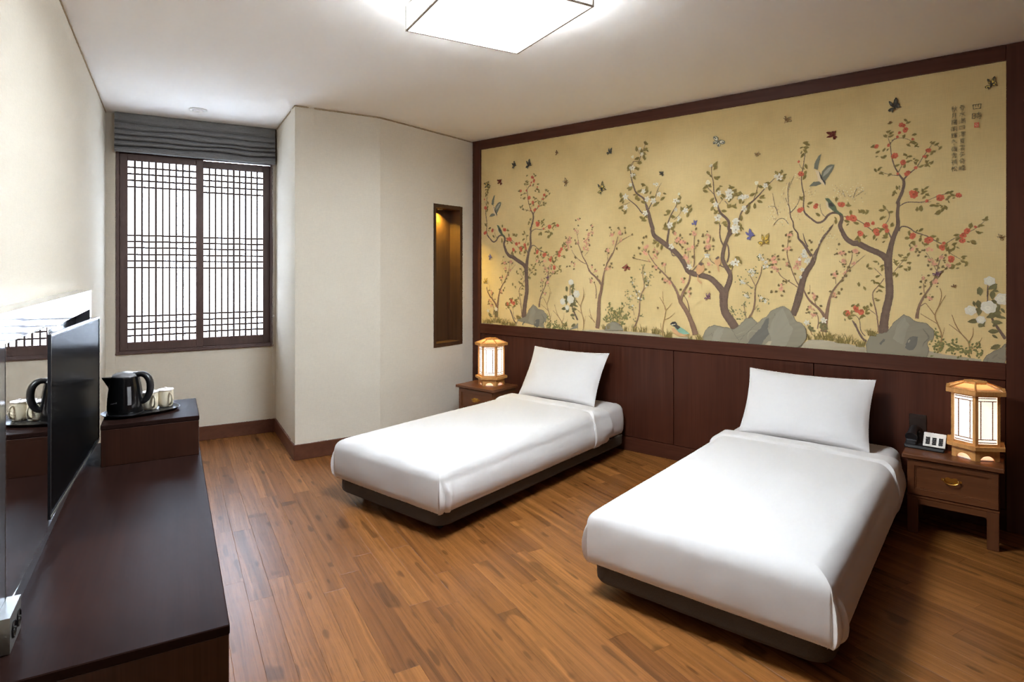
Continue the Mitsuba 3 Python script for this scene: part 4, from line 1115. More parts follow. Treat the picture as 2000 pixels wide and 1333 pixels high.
MURAL = [['ground',0,[('p','ground',[(-1,6),(142,6),(322,-10),(438,-22),(438,-51),(-1,-53)]),('p','ground',[(751,-45),(856,-31),(1059,-25),(1157,6),(1299,18),(1462,35),(1462,-37),(1059,-46),(751,-53)]),
('p','ground',[(1367,24),(1544,24),(1780,24),(1853,18),(1908,3),(1971,4),(2078,15),(2130,1),(2203,3),(2225,-31),(1367,-47)]),('p','ground',[(2826,-20),(2877,22),(2922,57),(2991,62),(3082,55),
(3247,32),(3247,-17),(2826,-27)]),('p','ground',[(3191,37),(3247,34),(3267,-24),(3191,-23)]),('p','ground',[(3562,41),(3648,24),(3824,11),(3818,-10),(3562,-8)])]],['flowering_tree',1,[('b','trunk',
[(3346,124,51.7),(3358,266,43.8),(3377,376,42.1),(3374,469,39.0),(3370,547,42.1),(3368,602,45.3)]),('b','trunk',[(3370,578,39.0),(3384,664,28.0),(3405,741,24.8),(3421,794,21.7),(3419,879,17.0),
(3422,933,17.0),(3418,927,17.7),(3444,999,16.2),(3450,1060,14.9),(3446,1070,13.5)]),('b','trunk',[(3446,1070,12.2),(3426,1103,8.1),(3401,1160,6.1),(3392,1195,5.5),(3384,1250,4.1),(3382,1292,3.4),
(3398,1317,2.7),(3429,1323,2.0)]),('b','trunk',[(3424,1096,4.1),(3371,1108,2.7),(3324,1134,2.1)]),('b','trunk',[(3424,1117,4.1),(3441,1155,2.7),(3452,1181,2.0)]),('b','trunk',[(3450,1066,9.5),
(3475,1098,6.7),(3514,1134,4.7),(3542,1184,3.3),(3569,1227,2.6),(3596,1263,2.0),(3629,1236,1.3)]),('b','trunk',[(3514,1134,2.7),(3564,1149,2.0),(3596,1158,1.3)]),('b','trunk',[(3382,1292,2.7),
(3371,1327,2.1),(3369,1376,1.4)]),('b','trunk',[(3429,1323,2.0),(3469,1311,2.0),(3509,1268,1.3)]),('b','trunk',[(3441,918,5.4),(3475,930,4.0),(3536,925,3.3),(3569,933,2.6),(3650,963,2.6),(3702,
959,1.9)]),('b','trunk',[(3432,1007,4.1),(3415,1032,2.0)]),('b','trunk',[(3425,755,9.3),(3445,784,7.7),(3474,776,6.9),(3506,748,6.1),(3562,723,5.3),(3612,688,4.5),(3648,672,3.7),(3684,693,3.0),
(3732,721,2.9),(3784,748,2.2),(3829,789,2.2),(3849,810,1.4)]),('b','trunk',[(3648,672,3.0),(3684,612,3.0),(3720,586,2.2),(3755,553,1.5)]),('b','trunk',[(3425,902,4.6),(3480,929,3.1),(3537,921,
2.3),(3587,925,2.3)]),('b','trunk',[(3362,586,39.1),(3329,618,36.1),(3274,647,34.9),(3219,680,35.2),(3191,693,33.8),(3194,685,30.2),(3147,713,29.1),(3121,760,25.3),(3106,807,22.7),(3116,844,21.0),
(3107,878,18.5),(3074,890,14.9),(3040,879,13.7),(3012,843,12.5),(2978,829,12.6),(2937,857,10.2),(2896,900,9.6),(2888,946,7.7),(2891,1009,7.0),(2879,1081,6.4),(2876,1139,5.8),(2885,1195,5.1),(2894,
1265,4.5),(2902,1315,3.2),(2905,1365,1.9)]),('b','trunk',[(3105,777,4.9),(3096,808,4.9),(3113,844,4.9)]),('b','trunk',[(3024,861,3.8),(2998,894,2.5),(2989,951,1.9)]),('b','trunk',[(3129,862,4.9),
(3140,858,4.3),(3215,827,3.6),(3247,804,3.0),(3233,815,4.0),(3267,782,4.0),(3302,753,3.2)]),('b','trunk',[(3369,754,6.2),(3389,710,7.8)]),('b','trunk',[(3356,805,3.1),(3376,859,3.1),(3356,899,
2.3)]),('b','trunk',[(2885,1189,3.2),(2867,1216,1.9),(2861,1236,1.9)]),('l','leaf',[(3461,1426,22.9),(3475,1411,22.9),(3380,1422,23.3),(3354,1344,23.4),(3371,1369,23.3),(3386,1360,23.2),(3383,
1340,23.3),(3452,1330,23.0),(3503,1333,22.8),(3492,1291,22.8),(3506,1282,22.8),(3475,1273,22.9),(3514,1268,22.7),(3288,1287,23.6),(3315,1252,23.5),(3348,1262,23.4),(3351,1217,23.4),(3342,1214,
23.4),(3458,1218,23.0),(3480,1205,22.9),(3475,1175,22.9),(3418,1158,23.1),(3455,1150,23.0),(3596,1270,22.4),(3615,1261,22.3),(3631,1236,22.3),(3599,1220,22.4),(3591,1211,22.4),(3564,1192,22.5),
(3517,1177,22.7),(3509,1161,22.8),(3564,1162,22.5),(3591,1155,22.4),(3566,1142,22.5),(3542,1141,22.6),(3303,1139,23.6),(3321,1144,23.5),(3333,1119,23.4),(3377,1104,23.3),(3415,1022,23.1),(3398,
983,23.2),(3401,996,23.2),(3511,1004,22.7),(3545,994,22.6),(3566,1009,22.5),(3558,987,22.6),(3547,978,22.6),(3666,971,22.1),(3682,973,22.1),(3666,935,22.1),(3676,948,22.1),(3692,953,22.0),(3569,
966,22.5),(3553,954,22.6)]),('l','leaf',[(3480,738,26.0),(3471,711,26.1),(3496,684,26.0),(3503,676,25.9),(3537,758,25.8),(3534,702,25.8),(3599,718,25.5),(3618,695,25.4),(3562,671,25.6),(3569,
682,25.6),(3699,671,25.0),(3708,722,25.0),(3714,700,25.0),(3693,641,25.1),(3675,634,25.1),(3666,642,25.2),(3684,531,25.1),(3690,546,25.1),(3717,553,24.9),(3755,556,24.8),(3743,596,24.8),(3740,
567,24.8),(3772,778,24.7),(3775,767,24.7),(3821,772,24.5),(3807,733,24.5),(3838,803,24.4),(3843,810,24.4),(3784,683,24.6),(3787,672,24.6),(3624,852,25.4),(3618,860,25.4),(3648,880,25.3),(3657,
887,25.2),(3518,885,25.8),(3534,891,25.8),(3540,883,25.7),(3642,873,25.3),(3612,897,25.4),(3621,658,25.4),(3660,664,25.2),(3593,902,25.5),(3233,891,27.1),(3257,881,27.0),(3215,708,27.2),(3205,
724,27.3),(3240,731,27.1),(3295,721,26.9),(3352,719,26.6),(3356,727,26.6),(3389,796,26.4),(3339,888,26.7),(3349,907,26.6),(3382,874,26.5),(3336,841,26.7),(3322,756,26.7),(3339,771,26.7),(3295,
769,26.9),(3362,738,26.6)]),('l','leaf',[(2882,1282,30.7),(2905,1206,30.6),(2899,1162,30.6),(2894,1134,30.7),(2873,998,30.8),(2929,962,30.5),(2975,883,30.3),(3085,973,29.7),(3154,931,29.4),(3167,
884,29.3),(3226,887,29.1),(3082,830,29.8),(3146,830,29.4),(3197,815,29.2),(2902,1366,30.6),(2911,1352,30.6),(2905,1333,30.6),(2899,1309,30.6)]),('f','red',[(3440,1398,18),(3459,1371,18),(3429,
1353,11),(3418,1329,10),(3398,1218,23),(3448,1175,19),(3472,1106,18),(3511,1134,13),(3553,1196,11),(3576,1227,16),(3306,1287,14),(3371,1286,10),(3421,1103,10),(3500,975,28),(3623,942,25),(3718,
951,18),(3569,929,11),(3497,1307,9)]),('f','red',[(3496,718,21),(3578,697,26),(3642,650,19),(3687,588,21),(3761,742,20),(3740,717,18),(3737,688,19),(3795,766,9),(3648,676,12),(3260,802,21),(3288,
812,14),(3356,789,20),(3364,762,17),(3310,752,22),(3219,749,21)]),('f','red',[(2876,1161,22),(2859,1242,10),(2873,921,22),(2962,939,19),(3113,940,22),(3181,850,27),(3151,854,18)])]],['pink_sapling',
1,[('b','twig',[(3517,227,18.3),(3525,288,13.7),(3550,357,10.6),(3587,426,7.5),(3612,501,5.2),(3627,568,4.5),(3642,613,3.0)]),('b','twig',[(3553,380,3.8),(3550,440,3.0)]),('b','twig',[(3537,304,
3.8),(3559,323,3.0)]),('b','twig',[(3612,456,3.7),(3642,509,3.0),(3672,546,2.2)]),('b','twig',[(3612,516,3.0),(3587,576,2.3),(3562,622,2.3)]),('l','sleaf',[(3490,650,15.3),(3518,645,15.2),(3512,
630,15.2),(3553,637,15.1),(3531,626,15.2),(3525,607,15.2),(3562,599,15.1),(3581,569,15.0),(3572,546,15.1),(3618,576,14.9),(3648,590,14.9),(3651,575,14.9),(3612,546,15.0),(3587,524,15.0),(3624,
531,14.9),(3642,538,14.9),(3660,527,14.8),(3618,441,14.9),(3587,448,15.0),(3587,433,15.0),(3537,448,15.2),(3534,417,15.2),(3556,422,15.1),(3537,376,15.2),(3562,358,15.1),(3593,358,15.0),(3581,
343,15.0),(3575,486,15.1),(3612,479,15.0),(3657,605,14.8),(3675,627,14.8),(3642,509,14.9),(3550,471,15.1),(3562,456,15.1)]),('f','pink',[(3503,646,17),(3569,640,17),(3636,594,18),(3599,557,15),
(3669,542,18),(3599,456,18),(3550,467,15),(3578,354,17),(3581,584,12)])]],['leafy_shrub',1,[('b','twig',[(3319,130,7.9),(3308,248,7.1),(3295,310,6.3),(3288,373,5.5),(3312,413,4.7),(3349,469,3.9)]),
('b','twig',[(3308,240,3.9),(3271,270,3.2)]),('b','twig',[(3336,484,3.1),(3295,532,2.4)]),('b','twig',[(3396,500,3.1),(3428,547,3.1),(3467,600,2.3)]),('l','leaf',[(3212,428,24.0),(3243,404,23.9),
(3295,445,23.7),(3315,437,23.6),(3329,390,23.6),(3339,414,23.5),(3315,331,23.6),(3254,281,23.9),(3315,480,23.6),(3260,547,23.8),(3274,528,23.8),(3302,571,23.7),(3336,543,23.5),(3339,524,23.5),
(3278,302,23.8),(3432,605,23.2),(3474,612,23.0),(3409,570,23.2),(3412,555,23.2),(3448,577,23.1),(3477,562,23.0),(3461,520,23.0),(3480,527,23.0),(3402,493,23.3),(3415,485,23.2),(3458,593,23.1),
(3435,539,23.1),(3260,246,23.8),(3254,261,23.9)])]],['coral_sprig',1,[('b','trunk',[(3254,74,12.7),(3212,123,11.2),(3191,178,8.8),(3197,159,9.2),(3176,198,6.6)]),('b','trunk',[(3247,104,5.2),
(3220,148,3.9),(3217,193,3.3),(3194,231,2.6)]),('f','red',[(3194,277,20),(3223,259,22),(3150,239,23),(3200,265,18)]),('l','leaf',[(3179,293,23.7),(3205,294,23.6),(3133,248,23.9),(3133,232,23.9),
(3165,210,23.8),(3171,250,23.8),(3234,227,23.5),(3243,279,23.5),(3182,231,23.7),(3156,220,23.8),(3223,220,23.6)])]],['bare_sprig',1,[('b','stick',[(3621,38,7.5),(3636,144,6.7),(3618,202,6.7),
(3606,250,6.0),(3624,307,5.2),(3630,412,3.7)]),('b','stick',[(3606,250,5.2),(3581,290,4.5),(3559,323,3.0)]),('b','stick',[(3618,202,4.5),(3575,230,3.8),(3534,258,3.0)]),('b','stick',[(3624,300,
4.5),(3648,353,3.0),(3657,371,2.2)]),('b','stick',[(3624,76,4.5),(3642,129,3.7),(3651,182,2.2)])]],['bare_sprig',1,[('b','stick',[(3762,21,7.3),(3764,101,7.3),(3726,157,5.9),(3702,207,4.4),(3687,
258,3.0)]),('b','stick',[(3762,112,5.1),(3708,171,3.7),(3672,202,3.0)]),('b','stick',[(3766,109,5.1),(3784,154,3.6),(3784,190,2.2)]),('b','stick',[(3766,58,4.4),(3807,98,3.6),(3824,135,2.2)])]],
['low_bush',1,[('k','bush',[(3612,112,37,14),(3618,68,45,22),(3660,64,44,22),(3702,82,44,22),(3720,54,37,18),(3766,51,44,18),(3801,75,40,18),(3812,40,22,10),(3612,150,19,6)])]],['white_camellia',
1,[('b','trunk',[(3927,135,15.5),(3896,190,12.8),(3869,245,10.0),(3858,280,7.2),(3849,344,5.7),(3852,459,4.3)]),('l','dleaf',[(3815,397,41.8),(3871,424,41.4),(3871,377,41.4),(3874,338,41.3),(3810,
321,41.8),(3885,282,41.3),(3894,264,41.2),(3784,226,42.0),(3824,214,41.7),(3891,225,41.2),(3877,174,41.3),(3883,86,41.3),(3812,285,41.8),(3891,303,41.2),(3866,259,41.4)]),('f','camellia',[(3852,
309,33),(3860,459,24),(3910,357,30),(3772,291,25),(3818,239,20)])]],['rock',1,[('p','rock',[(3260,-15),(3250,46),(3274,107),(3325,123),(3362,137),(3402,198),(3451,250),(3487,229),(3512,208),(3562,
203),(3590,178),(3603,141),(3596,107),(3575,102),(3569,71),(3575,42),(3564,-4)]),('p','rock_light',[(3396,96),(3415,183),(3451,235),(3480,187),(3461,132),(3448,62)]),('p','rock_dark',[(3458,47),
(3471,94),(3493,120),(3522,121),(3518,90),(3512,59),(3496,35),(3467,36)]),('p','rock_light',[(3462,55),(3474,93),(3492,116),(3481,81)]),('p','rock_dark',[(3322,60),(3346,93),(3356,90),(3332,53)])]],
['rock',1,[('p','rock',[(3824,-9),(3846,36),(3880,64),(3913,88),(3929,114),(3929,-6)])]],['flying_bird',1,[('p','slate',[(2952,1188),(2956,1219),(2966,1243),(2981,1267),(2995,1278),(2988,1241),
(2981,1210),(2975,1176)]),('p','buff',[(2958,1175),(2981,1169),(2998,1120),(3021,1093),(3019,1068),(3001,1086),(2978,1097),(2972,1142)]),('p','slate',[(2992,1121),(3001,1164),(3029,1196),(3052,
1204),(3074,1200),(3066,1170),(3052,1146),(3032,1117),(3018,1097),(3001,1114)]),('p','slate',[(2923,1072),(2949,1100),(2984,1100),(2998,1083),(2966,1072)]),('p','dark',[(2981,1169),(2988,1156),
(3007,1110),(3022,1092),(3020,1069),(3013,1088),(2992,1121)]),('p','slate_light',[(3004,1126),(3012,1157),(3040,1185),(3063,1192),(3040,1154)])]],['perched_bird',1,[('p','buff',[(3022,965),(3032,
961),(3049,932),(3071,896),(3052,903),(3032,923),(3024,943)]),('p','green',[(3018,987),(3040,985),(3055,966),(3080,933),(3088,907),(3118,875),(3127,862),(3091,882),(3063,903),(3040,929),(3035,
961),(3026,971)]),('p','dark',[(3035,951),(3055,956),(3071,933),(3063,928),(3043,935)])]],['pink_sapling',1,[('b','twig',[(3009,114,37.9),(3015,148,31.1),(3024,203,23.0),(3037,285,17.5),(3052,
352,12.1),(3088,420,9.4),(3124,467,6.7),(3147,521,5.3),(3171,587,4.0),(3176,620,2.6)]),('b','twig',[(3018,206,20.3),(2978,269,15.0),(2928,315,12.4),(2903,355,9.6),(2887,396,6.9)]),('b','twig',
[(3147,507,3.3),(3200,567,2.6),(3247,612,1.3)]),('b','twig',[(3082,427,3.3),(3079,474,2.7)]),('b','twig',[(2972,132,6.8),(2978,201,4.1),(2960,241,2.7)]),('b','twig',[(2966,282,3.4),(2953,329,
2.7)]),('b','twig',[(2928,370,2.1),(2928,418,1.4)]),('l','sleaf',[(3100,684,17.4),(3088,624,17.4),(3124,634,17.3),(3135,620,17.3),(3159,633,17.2),(3135,557,17.3),(3124,554,17.3),(3156,537,17.2),
(3162,514,17.2),(3141,481,17.2),(3112,447,17.3),(3058,490,17.5),(3070,467,17.4),(3088,494,17.4),(3049,379,17.5),(3115,394,17.3),(3100,367,17.4),(3082,343,17.4),(3064,346,17.5),(2922,366,17.9),
(2947,363,17.8),(2972,343,17.7),(2994,283,17.7),(2912,256,17.9),(2922,239,17.9),(2966,234,17.7),(2960,323,17.8),(3176,636,17.1),(3211,626,17.0),(2922,273,17.9),(3100,374,17.4),(3121,451,17.3)]),
('f','pink',[(3115,627,23),(3191,642,25),(3124,577,17),(3188,563,13),(3127,501,13),(3076,491,16),(3073,360,17),(2953,340,19),(2941,260,18),(2950,220,15)])]],['white_bloom',1,[('b','stick',[(2941,
89,5.5),(2922,136,4.1),(2906,162,3.4)]),('b','stick',[(3003,93,6.8),(3009,182,5.4)]),('l','dleaf',[(2928,140,23.3),(2941,130,23.3),(2950,117,23.3),(2931,123,23.3),(2994,154,23.1),(3018,162,23.0),
(3000,141,23.1),(3021,145,23.0),(3009,128,23.0),(2994,174,23.1),(3024,135,23.0),(3003,161,23.1)]),('f','white',[(2909,170,19),(3012,189,20)])]],['grass_tuft',1,[('g',0,[(2922,60,36),(2960,63,
43),(2991,65,54),(3028,68,65),(3052,63,65),(3094,53,36),(3118,51,58),(3141,51,69),(3228,40,43)]),('g',0,[(3274,111,47),(3295,109,39),(3219,36,47)])]],['flowering_tree',0,[('b','trunk',[(2823,
214,37.7),(2858,333,44.4),(2874,403,40.2),(2887,458,37.3),(2906,507,34.4),(2941,562,30.1),(2966,637,19.1),(2980,665,9.5)]),('b','trunk',[(2978,660,6.8),(3012,737,14.9),(3052,790,8.1),(3064,809,
4.0)]),('b','trunk',[(2938,610,20.6),(2909,658,16.5),(2877,707,13.8),(2858,729,11.1),(2852,764,8.3),(2826,807,5.6),(2825,834,6.5),(2807,880,5.2),(2804,919,3.9),(2795,971,3.2),(2792,1069,3.2),
(2801,1113,2.6)]),('b','trunk',[(2916,672,8.3),(2893,728,5.5),(2887,762,2.8)]),('b','trunk',[(2807,906,3.9),(2855,967,3.2),(2867,1011,2.6)]),('b','trunk',[(2727,891,3.3),(2721,924,3.3),(2708,
951,2.6),(2664,954,2.0)]),('b','trunk',[(2795,829,3.2),(2755,870,3.3),(2696,820,2.0)]),('b','trunk',[(2807,919,2.6),(2776,1005,2.0)]),('b','trunk',[(3040,786,3.7),(3068,815,2.5)]),('b','trunk',
[(3194,986,2.4),(3242,1021,1.8)]),('b','trunk',[(3178,969,1.8),(3200,1034,2.4)]),('b','trunk',[(3135,984,1.8),(3118,1029,1.8)]),('b','trunk',[(2708,951,2.0),(2693,1044,2.0)]),('b','trunk',[(2795,
1069,1.9),(2831,1149,1.9)]),('b','twig',[(2858,417,6.9),(2832,472,5.6),(2806,549,4.2),(2786,626,4.2),(2793,710,2.8),(2796,745,2.1)]),('b','twig',[(2858,399,5.6),(2793,444,4.2),(2747,478,3.5),
(2727,514,2.8)]),('l','sleaf',[(2780,756,18.3),(2806,773,18.2),(2816,762,18.2),(2800,745,18.2),(2803,713,18.2),(2760,683,18.3),(2763,654,18.3),(2800,671,18.2),(2813,653,18.2),(2767,591,18.3),
(2786,559,18.2),(2803,542,18.2),(2836,493,18.1),(2786,549,18.2),(2693,613,18.5),(2727,613,18.4),(2676,585,18.6),(2733,591,18.4),(2686,506,18.5),(2727,521,18.4),(2693,556,18.5),(2686,367,18.5),
(2717,372,18.4),(2753,344,18.3),(2767,373,18.3),(2763,443,18.3),(2780,440,18.3),(2733,415,18.4),(2928,713,17.8),(2938,702,17.8),(2938,651,17.8),(2928,630,17.8)]),('f','pink',[(2800,757,17),(2786,
661,20),(2786,559,13),(2703,602,23),(2706,570,20),(2703,528,20),(2723,514,13),(2747,401,20),(2858,562,21),(2839,535,17),(2865,597,14)]),('f','white',[(2890,624,18),(2912,576,19),(2881,521,15),
(2893,645,14),(2865,590,12),(2903,610,15),(2871,472,11),(2922,589,12)]),('k','cream',[(2807,938,52,20),(2770,999,39,14),(2795,1069,39,16),(2831,1143,39,10),(2733,923,39,14),(2683,953,40,12),(2677,
880,40,12),(2721,839,39,12),(2855,883,39,10),(2920,1032,45,18),(3080,1044,37,14),(3118,1004,49,24),(3183,999,55,24),(3215,1033,42,18),(3007,781,38,10),(2770,849,46,14)]),('k','cream',[(2991,691,
41,14),(3028,750,41,16),(3052,736,27,10),(2953,596,27,6)])]],['white_shrub',0,[('b','twig',[(2529,105,16.1),(2529,163,13.1),(2561,230,10.2),(2575,310,10.1),(2579,397,7.2),(2603,456,5.8),(2617,
506,4.3),(2621,542,2.9)]),('b','twig',[(2579,405,4.3),(2540,484,2.9)]),('b','twig',[(2561,390,3.6),(2497,433,2.2)]),('b','twig',[(2572,238,3.6),(2596,275,2.2)]),('b','twig',[(2519,162,4.4),(2497,
279,2.9)]),('k','shrub',[(2610,607,32,16),(2648,549,36,18),(2554,506,40,18),(2483,440,37,14),(2515,338,37,14),(2621,319,36,14),(2652,302,29,10),(2561,390,18,6),(2504,279,22,8),(2490,212,29,12),
(2424,209,37,14),(2410,231,22,8),(2596,239,14,4),(2461,167,18,6)]),('f','white',[(2610,614,14),(2624,593,12),(2648,571,14),(2638,542,11),(2659,542,11),(2554,513,17),(2561,484,12),(2537,506,10),
(2486,436,15),(2501,425,10),(2512,338,13),(2526,331,10),(2617,326,13),(2645,305,13)])]],['magnolia_tree',0,[('b','trunk',[(2479,27,68.1),(2462,66,60.1),(2414,146,60.5),(2363,226,55.4),(2356,302,
58.2),(2359,364,62.4)]),('b','trunk',[(2366,358,41.5),(2397,434,38.6),(2404,482,30.3),(2373,544,30.4),(2349,607,27.8),(2359,676,24.9),(2387,758,23.5),(2401,813,20.7),(2394,806,19.7),(2395,852,
18.5),(2378,888,17.4),(2331,937,15.2),(2317,973,11.7),(2302,1027,7.0),(2287,1075,5.9),(2281,1158,4.7),(2269,1218,3.5),(2269,1277,2.4)]),('b','trunk',[(2287,1069,4.7),(2242,1120,3.6),(2218,1146,
2.4)]),('b','trunk',[(2356,697,9.7),(2335,739,8.3),(2328,802,7.0),(2335,844,5.6)]),('b','trunk',[(2380,572,9.7),(2394,634,9.7),(2384,703,8.3)]),('b','trunk',[(2390,751,11.0),(2428,798,9.6),(2462,
858,8.9),(2482,925,9.5),(2522,970,10.8),(2568,1007,9.4),(2607,1045,6.7),(2658,1100,5.3),(2708,1148,3.3)]),('b','trunk',[(2568,1014,4.7),(2587,1073,3.3),(2594,1106,2.0)]),('b','trunk',[(2325,996,
2.3),(2372,1062,2.3)]),('b','trunk',[(2366,1016,4.7),(2401,973,2.3)]),('b','trunk',[(2356,357,51.3),(2310,412,41.9),(2254,460,39.4),(2181,481,38.4),(2093,509,40.3),(2063,560,36.1),(2025,618,36.3),
(1971,670,38.1),(1908,716,36.9),(1845,762,37.2),(1812,793,32.9),(1800,839,30.0),(1806,830,31.5),(1789,882,31.5),(1772,946,27.8),(1758,997,22.8),(1741,1043,14.0)]),('b','trunk',[(1741,1043,12.7),
(1724,1082,14.0),(1661,1132,12.8),(1636,1191,10.3),(1621,1238,7.7),(1611,1310,5.2),(1639,1384,3.2),(1682,1379,3.2),(1703,1428,3.2),(1727,1476,3.2),(1741,1538,1.9)]),('b','trunk',[(1685,1443,2.6),
(1682,1482,1.9)]),('b','trunk',[(1762,946,10.1),(1710,971,8.9),(1668,1022,7.7),(1611,1071,6.5),(1575,1100,3.9)]),('b','trunk',[(1604,1059,3.2),(1531,1038,2.0)]),('b','trunk',[(1772,996,7.6),(1793,
1039,6.3),(1813,1063,3.8),(1840,1130,3.8),(1854,1160,2.5),(1881,1195,1.9)]),('b','trunk',[(1847,1129,3.8),(1867,1115,2.5)]),('b','trunk',[(1944,708,17.6),(1932,796,14.7),(1933,848,11.8),(1927,
844,8.7),(1933,887,8.7),(1966,959,7.4),(1999,1012,4.9),(2008,1042,3.1)]),('b','trunk',[(1979,903,3.1),(2024,943,2.4),(2037,973,1.8)]),('b','trunk',[(2122,510,7.2),(2167,559,4.3),(2210,609,2.8)]),
('b','trunk',[(2359,538,8.3),(2310,559,5.6),(2268,580,3.5),(2254,605,2.8)]),('b','trunk',[(2411,510,5.5),(2425,544,3.4)]),('b','trunk',[(1812,726,6.0),(1833,755,7.5)]),('b','trunk',[(1955,671,
5.9),(1975,626,7.3),(2002,633,5.8)]),('b','trunk',[(2331,808,4.7),(2325,867,3.5)]),('l','leaf',[(1664,1481,38.5),(1706,1456,38.3),(1745,1515,38.1),(1741,1468,38.1),(1731,1437,38.1),(1727,1412,
38.1),(1668,1403,38.4),(1689,1366,38.3),(1596,1347,38.8),(1600,1324,38.8),(1664,1327,38.5),(1639,1278,38.6),(1643,1255,38.6),(1724,1190,38.2),(1600,1175,38.8),(1611,1168,38.7),(1689,1142,38.3),
(1752,1156,38.0),(1748,1131,38.0),(1664,1099,38.5),(1671,1086,38.4),(1524,1120,39.2),(1531,1083,39.1),(1524,1022,39.2),(1564,987,39.0),(1800,1086,37.8),(1724,1053,38.2),(1823,1024,37.7),(1840,
1036,37.6),(1887,1070,37.3),(1724,920,38.2),(1710,930,38.2),(1731,910,38.1),(2021,1057,36.6),(2012,1027,36.7),(1933,970,37.1),(1933,955,37.1),(1907,863,37.2),(1979,869,36.9),(1966,842,36.9),(1969,
925,36.9),(2040,979,36.6),(2094,988,36.3),(2110,966,36.2),(2088,934,36.3),(2028,891,36.6),(2299,1291,35.2),(2296,1262,35.2),(2245,1229,35.5),(2302,1185,35.2),(2314,1190,35.2),(2254,1143,35.5),
(2221,1125,35.6),(2224,1098,35.6),(2314,1102,35.2),(2272,1032,35.4),(2275,970,35.4),(2302,939,35.2),(2361,944,34.9),(2416,1108,34.6),(2433,1084,34.6),(2352,1055,35.0),(2441,1057,34.5),(2418,1044,
34.6),(2401,1023,34.7),(2398,979,34.7),(2433,971,34.6),(2308,862,35.2),(2361,860,34.9),(2369,842,34.9),(2478,1060,34.3),(2475,1009,34.3)]),('l','leaf',[(2718,1182,32.8),(2746,1181,32.7),(2767,
1152,32.6),(2746,1128,32.7),(2658,1117,33.1),(2613,1097,33.4),(2674,1082,33.1),(2623,1027,33.3),(2610,994,33.4),(2574,967,33.6),(2558,1048,33.6),(2532,956,33.8),(2525,926,33.8),(2479,1058,34.0),
(2475,1007,34.1),(2411,1108,34.4),(2431,1079,34.3),(2442,1054,34.2),(2397,978,34.5),(2435,969,34.3),(2482,884,34.0),(2469,844,34.1),(2469,817,34.1)]),('l','leaf',[(2455,606,34.2),(2475,578,34.1),
(2408,551,34.4),(1821,733,37.4),(1845,714,37.2),(1877,695,37.1),(2475,823,34.1),(2452,770,34.2),(1916,834,36.9),(1963,832,36.6)]),('f','white',[(1567,1107,26),(1567,1022,22),(1611,1200,18),(1629,
1334,23),(1625,1276,17),(1710,1433,17),(1692,1480,13),(1724,1139,21),(1755,1076,23),(1806,1057,25),(1854,1103,19),(1837,1183,17),(1738,967,23),(1989,1044,22),(1947,865,25),(2018,913,16),(2069,
965,24),(1992,976,15),(2299,995,22),(2314,897,26),(2266,1283,13),(2323,1078,19),(2392,1078,25),(2401,1051,21),(2447,867,23),(2475,1034,15),(2453,821,21)]),('f','cream',[(1629,1421,15),(2242,1162,
21),(2018,1094,13)]),('f','white',[(2736,1152,25),(2645,1101,19),(2502,951,22),(2442,863,25),(2428,819,23),(2401,1071,28),(2394,1041,25),(2495,1033,22),(2522,1038,15)]),('f','cream',[(2587,1126,
16)]),('f','white',[(1955,700,22),(2100,542,22),(2236,626,23),(2442,572,29),(2442,804,29),(1947,858,21)])]],['pink_sapling',0,[('b','twig',[(2148,38,42.9),(2108,150,35.9),(2070,221,33.2),(2032,
277,31.9),(2009,335,18.9),(1971,407,14.6),(1916,472,10.3),(1845,539,7.4),(1796,599,6.0),(1764,652,4.5)]),('b','twig',[(2032,284,23.2),(2055,357,15.9),(2093,423,13.0),(2104,488,8.6)]),('b','twig',
[(2100,207,7.2),(2085,279,5.8),(2063,321,3.6)]),('b','twig',[(1639,612,3.1),(1714,596,3.0),(1788,580,3.0)]),('b','twig',[(1908,494,3.7),(1904,546,3.0)]),('b','twig',[(2130,538,6.4),(2137,567,
7.2),(2137,674,5.7),(2141,774,4.3)]),('b','twig',[(2093,610,4.3),(2089,661,2.9)]),('l','sleaf',[(1727,774,21.2),(1747,781,21.1),(1718,736,21.2),(1689,691,21.3),(1697,646,21.3),(1768,663,21.1),
(1804,546,21.0),(1833,524,20.9),(1885,568,20.7),(1908,561,20.7),(1885,450,20.7),(1947,454,20.6),(1904,424,20.7),(2028,778,20.3),(1971,806,20.5),(2170,734,19.9),(2159,699,20.0),(2126,617,20.1),
(2203,768,19.8),(2214,722,19.8),(2282,734,19.6),(2282,692,19.6),(2225,658,19.8),(2254,668,19.7),(2152,824,20.0),(2108,786,20.1),(2032,371,20.3),(2108,380,20.1),(2111,344,20.1),(1865,502,20.8),
(2063,455,20.2),(2254,503,19.7),(2225,524,19.8),(1639,616,21.4),(2025,713,20.3),(2047,690,20.3),(2002,721,20.4),(2070,647,20.2),(2017,757,20.4),(2085,718,20.2),(2232,778,19.8),(2254,756,19.7),
(2218,679,19.8),(2070,343,20.2),(1845,643,20.9),(1812,659,20.9)]),('f','pink',[(1743,698,24),(1739,660,26),(1829,666,21),(1825,621,18),(1837,539,18),(1900,557,15),(1940,425,21),(1908,435,15),
(2055,437,20),(2093,358,17),(2100,323,14),(1772,592,11),(2002,750,25),(2055,726,27),(2108,682,27),(2070,625,25),(2093,581,16),(1986,794,18),(2134,796,23),(2243,693,27),(2239,735,24),(2247,770,
15),(2250,559,21)])]],['pink_sapling',0,[('b','twig',[(1303,32,39.0),(1315,126,36.2),(1319,227,30.8),(1327,295,26.8),(1342,348,24.1),(1346,402,24.1)]),('b','twig',[(1354,395,18.7),(1361,462,14.7),
(1376,516,10.6),(1407,589,8.0),(1444,654,5.3),(1389,564,7.9),(1439,634,7.9),(1474,712,7.0),(1496,789,5.5)]),('b','twig',[(1338,402,20.1),(1284,462,14.8),(1229,509,12.2),(1197,577,9.5),(1157,639,
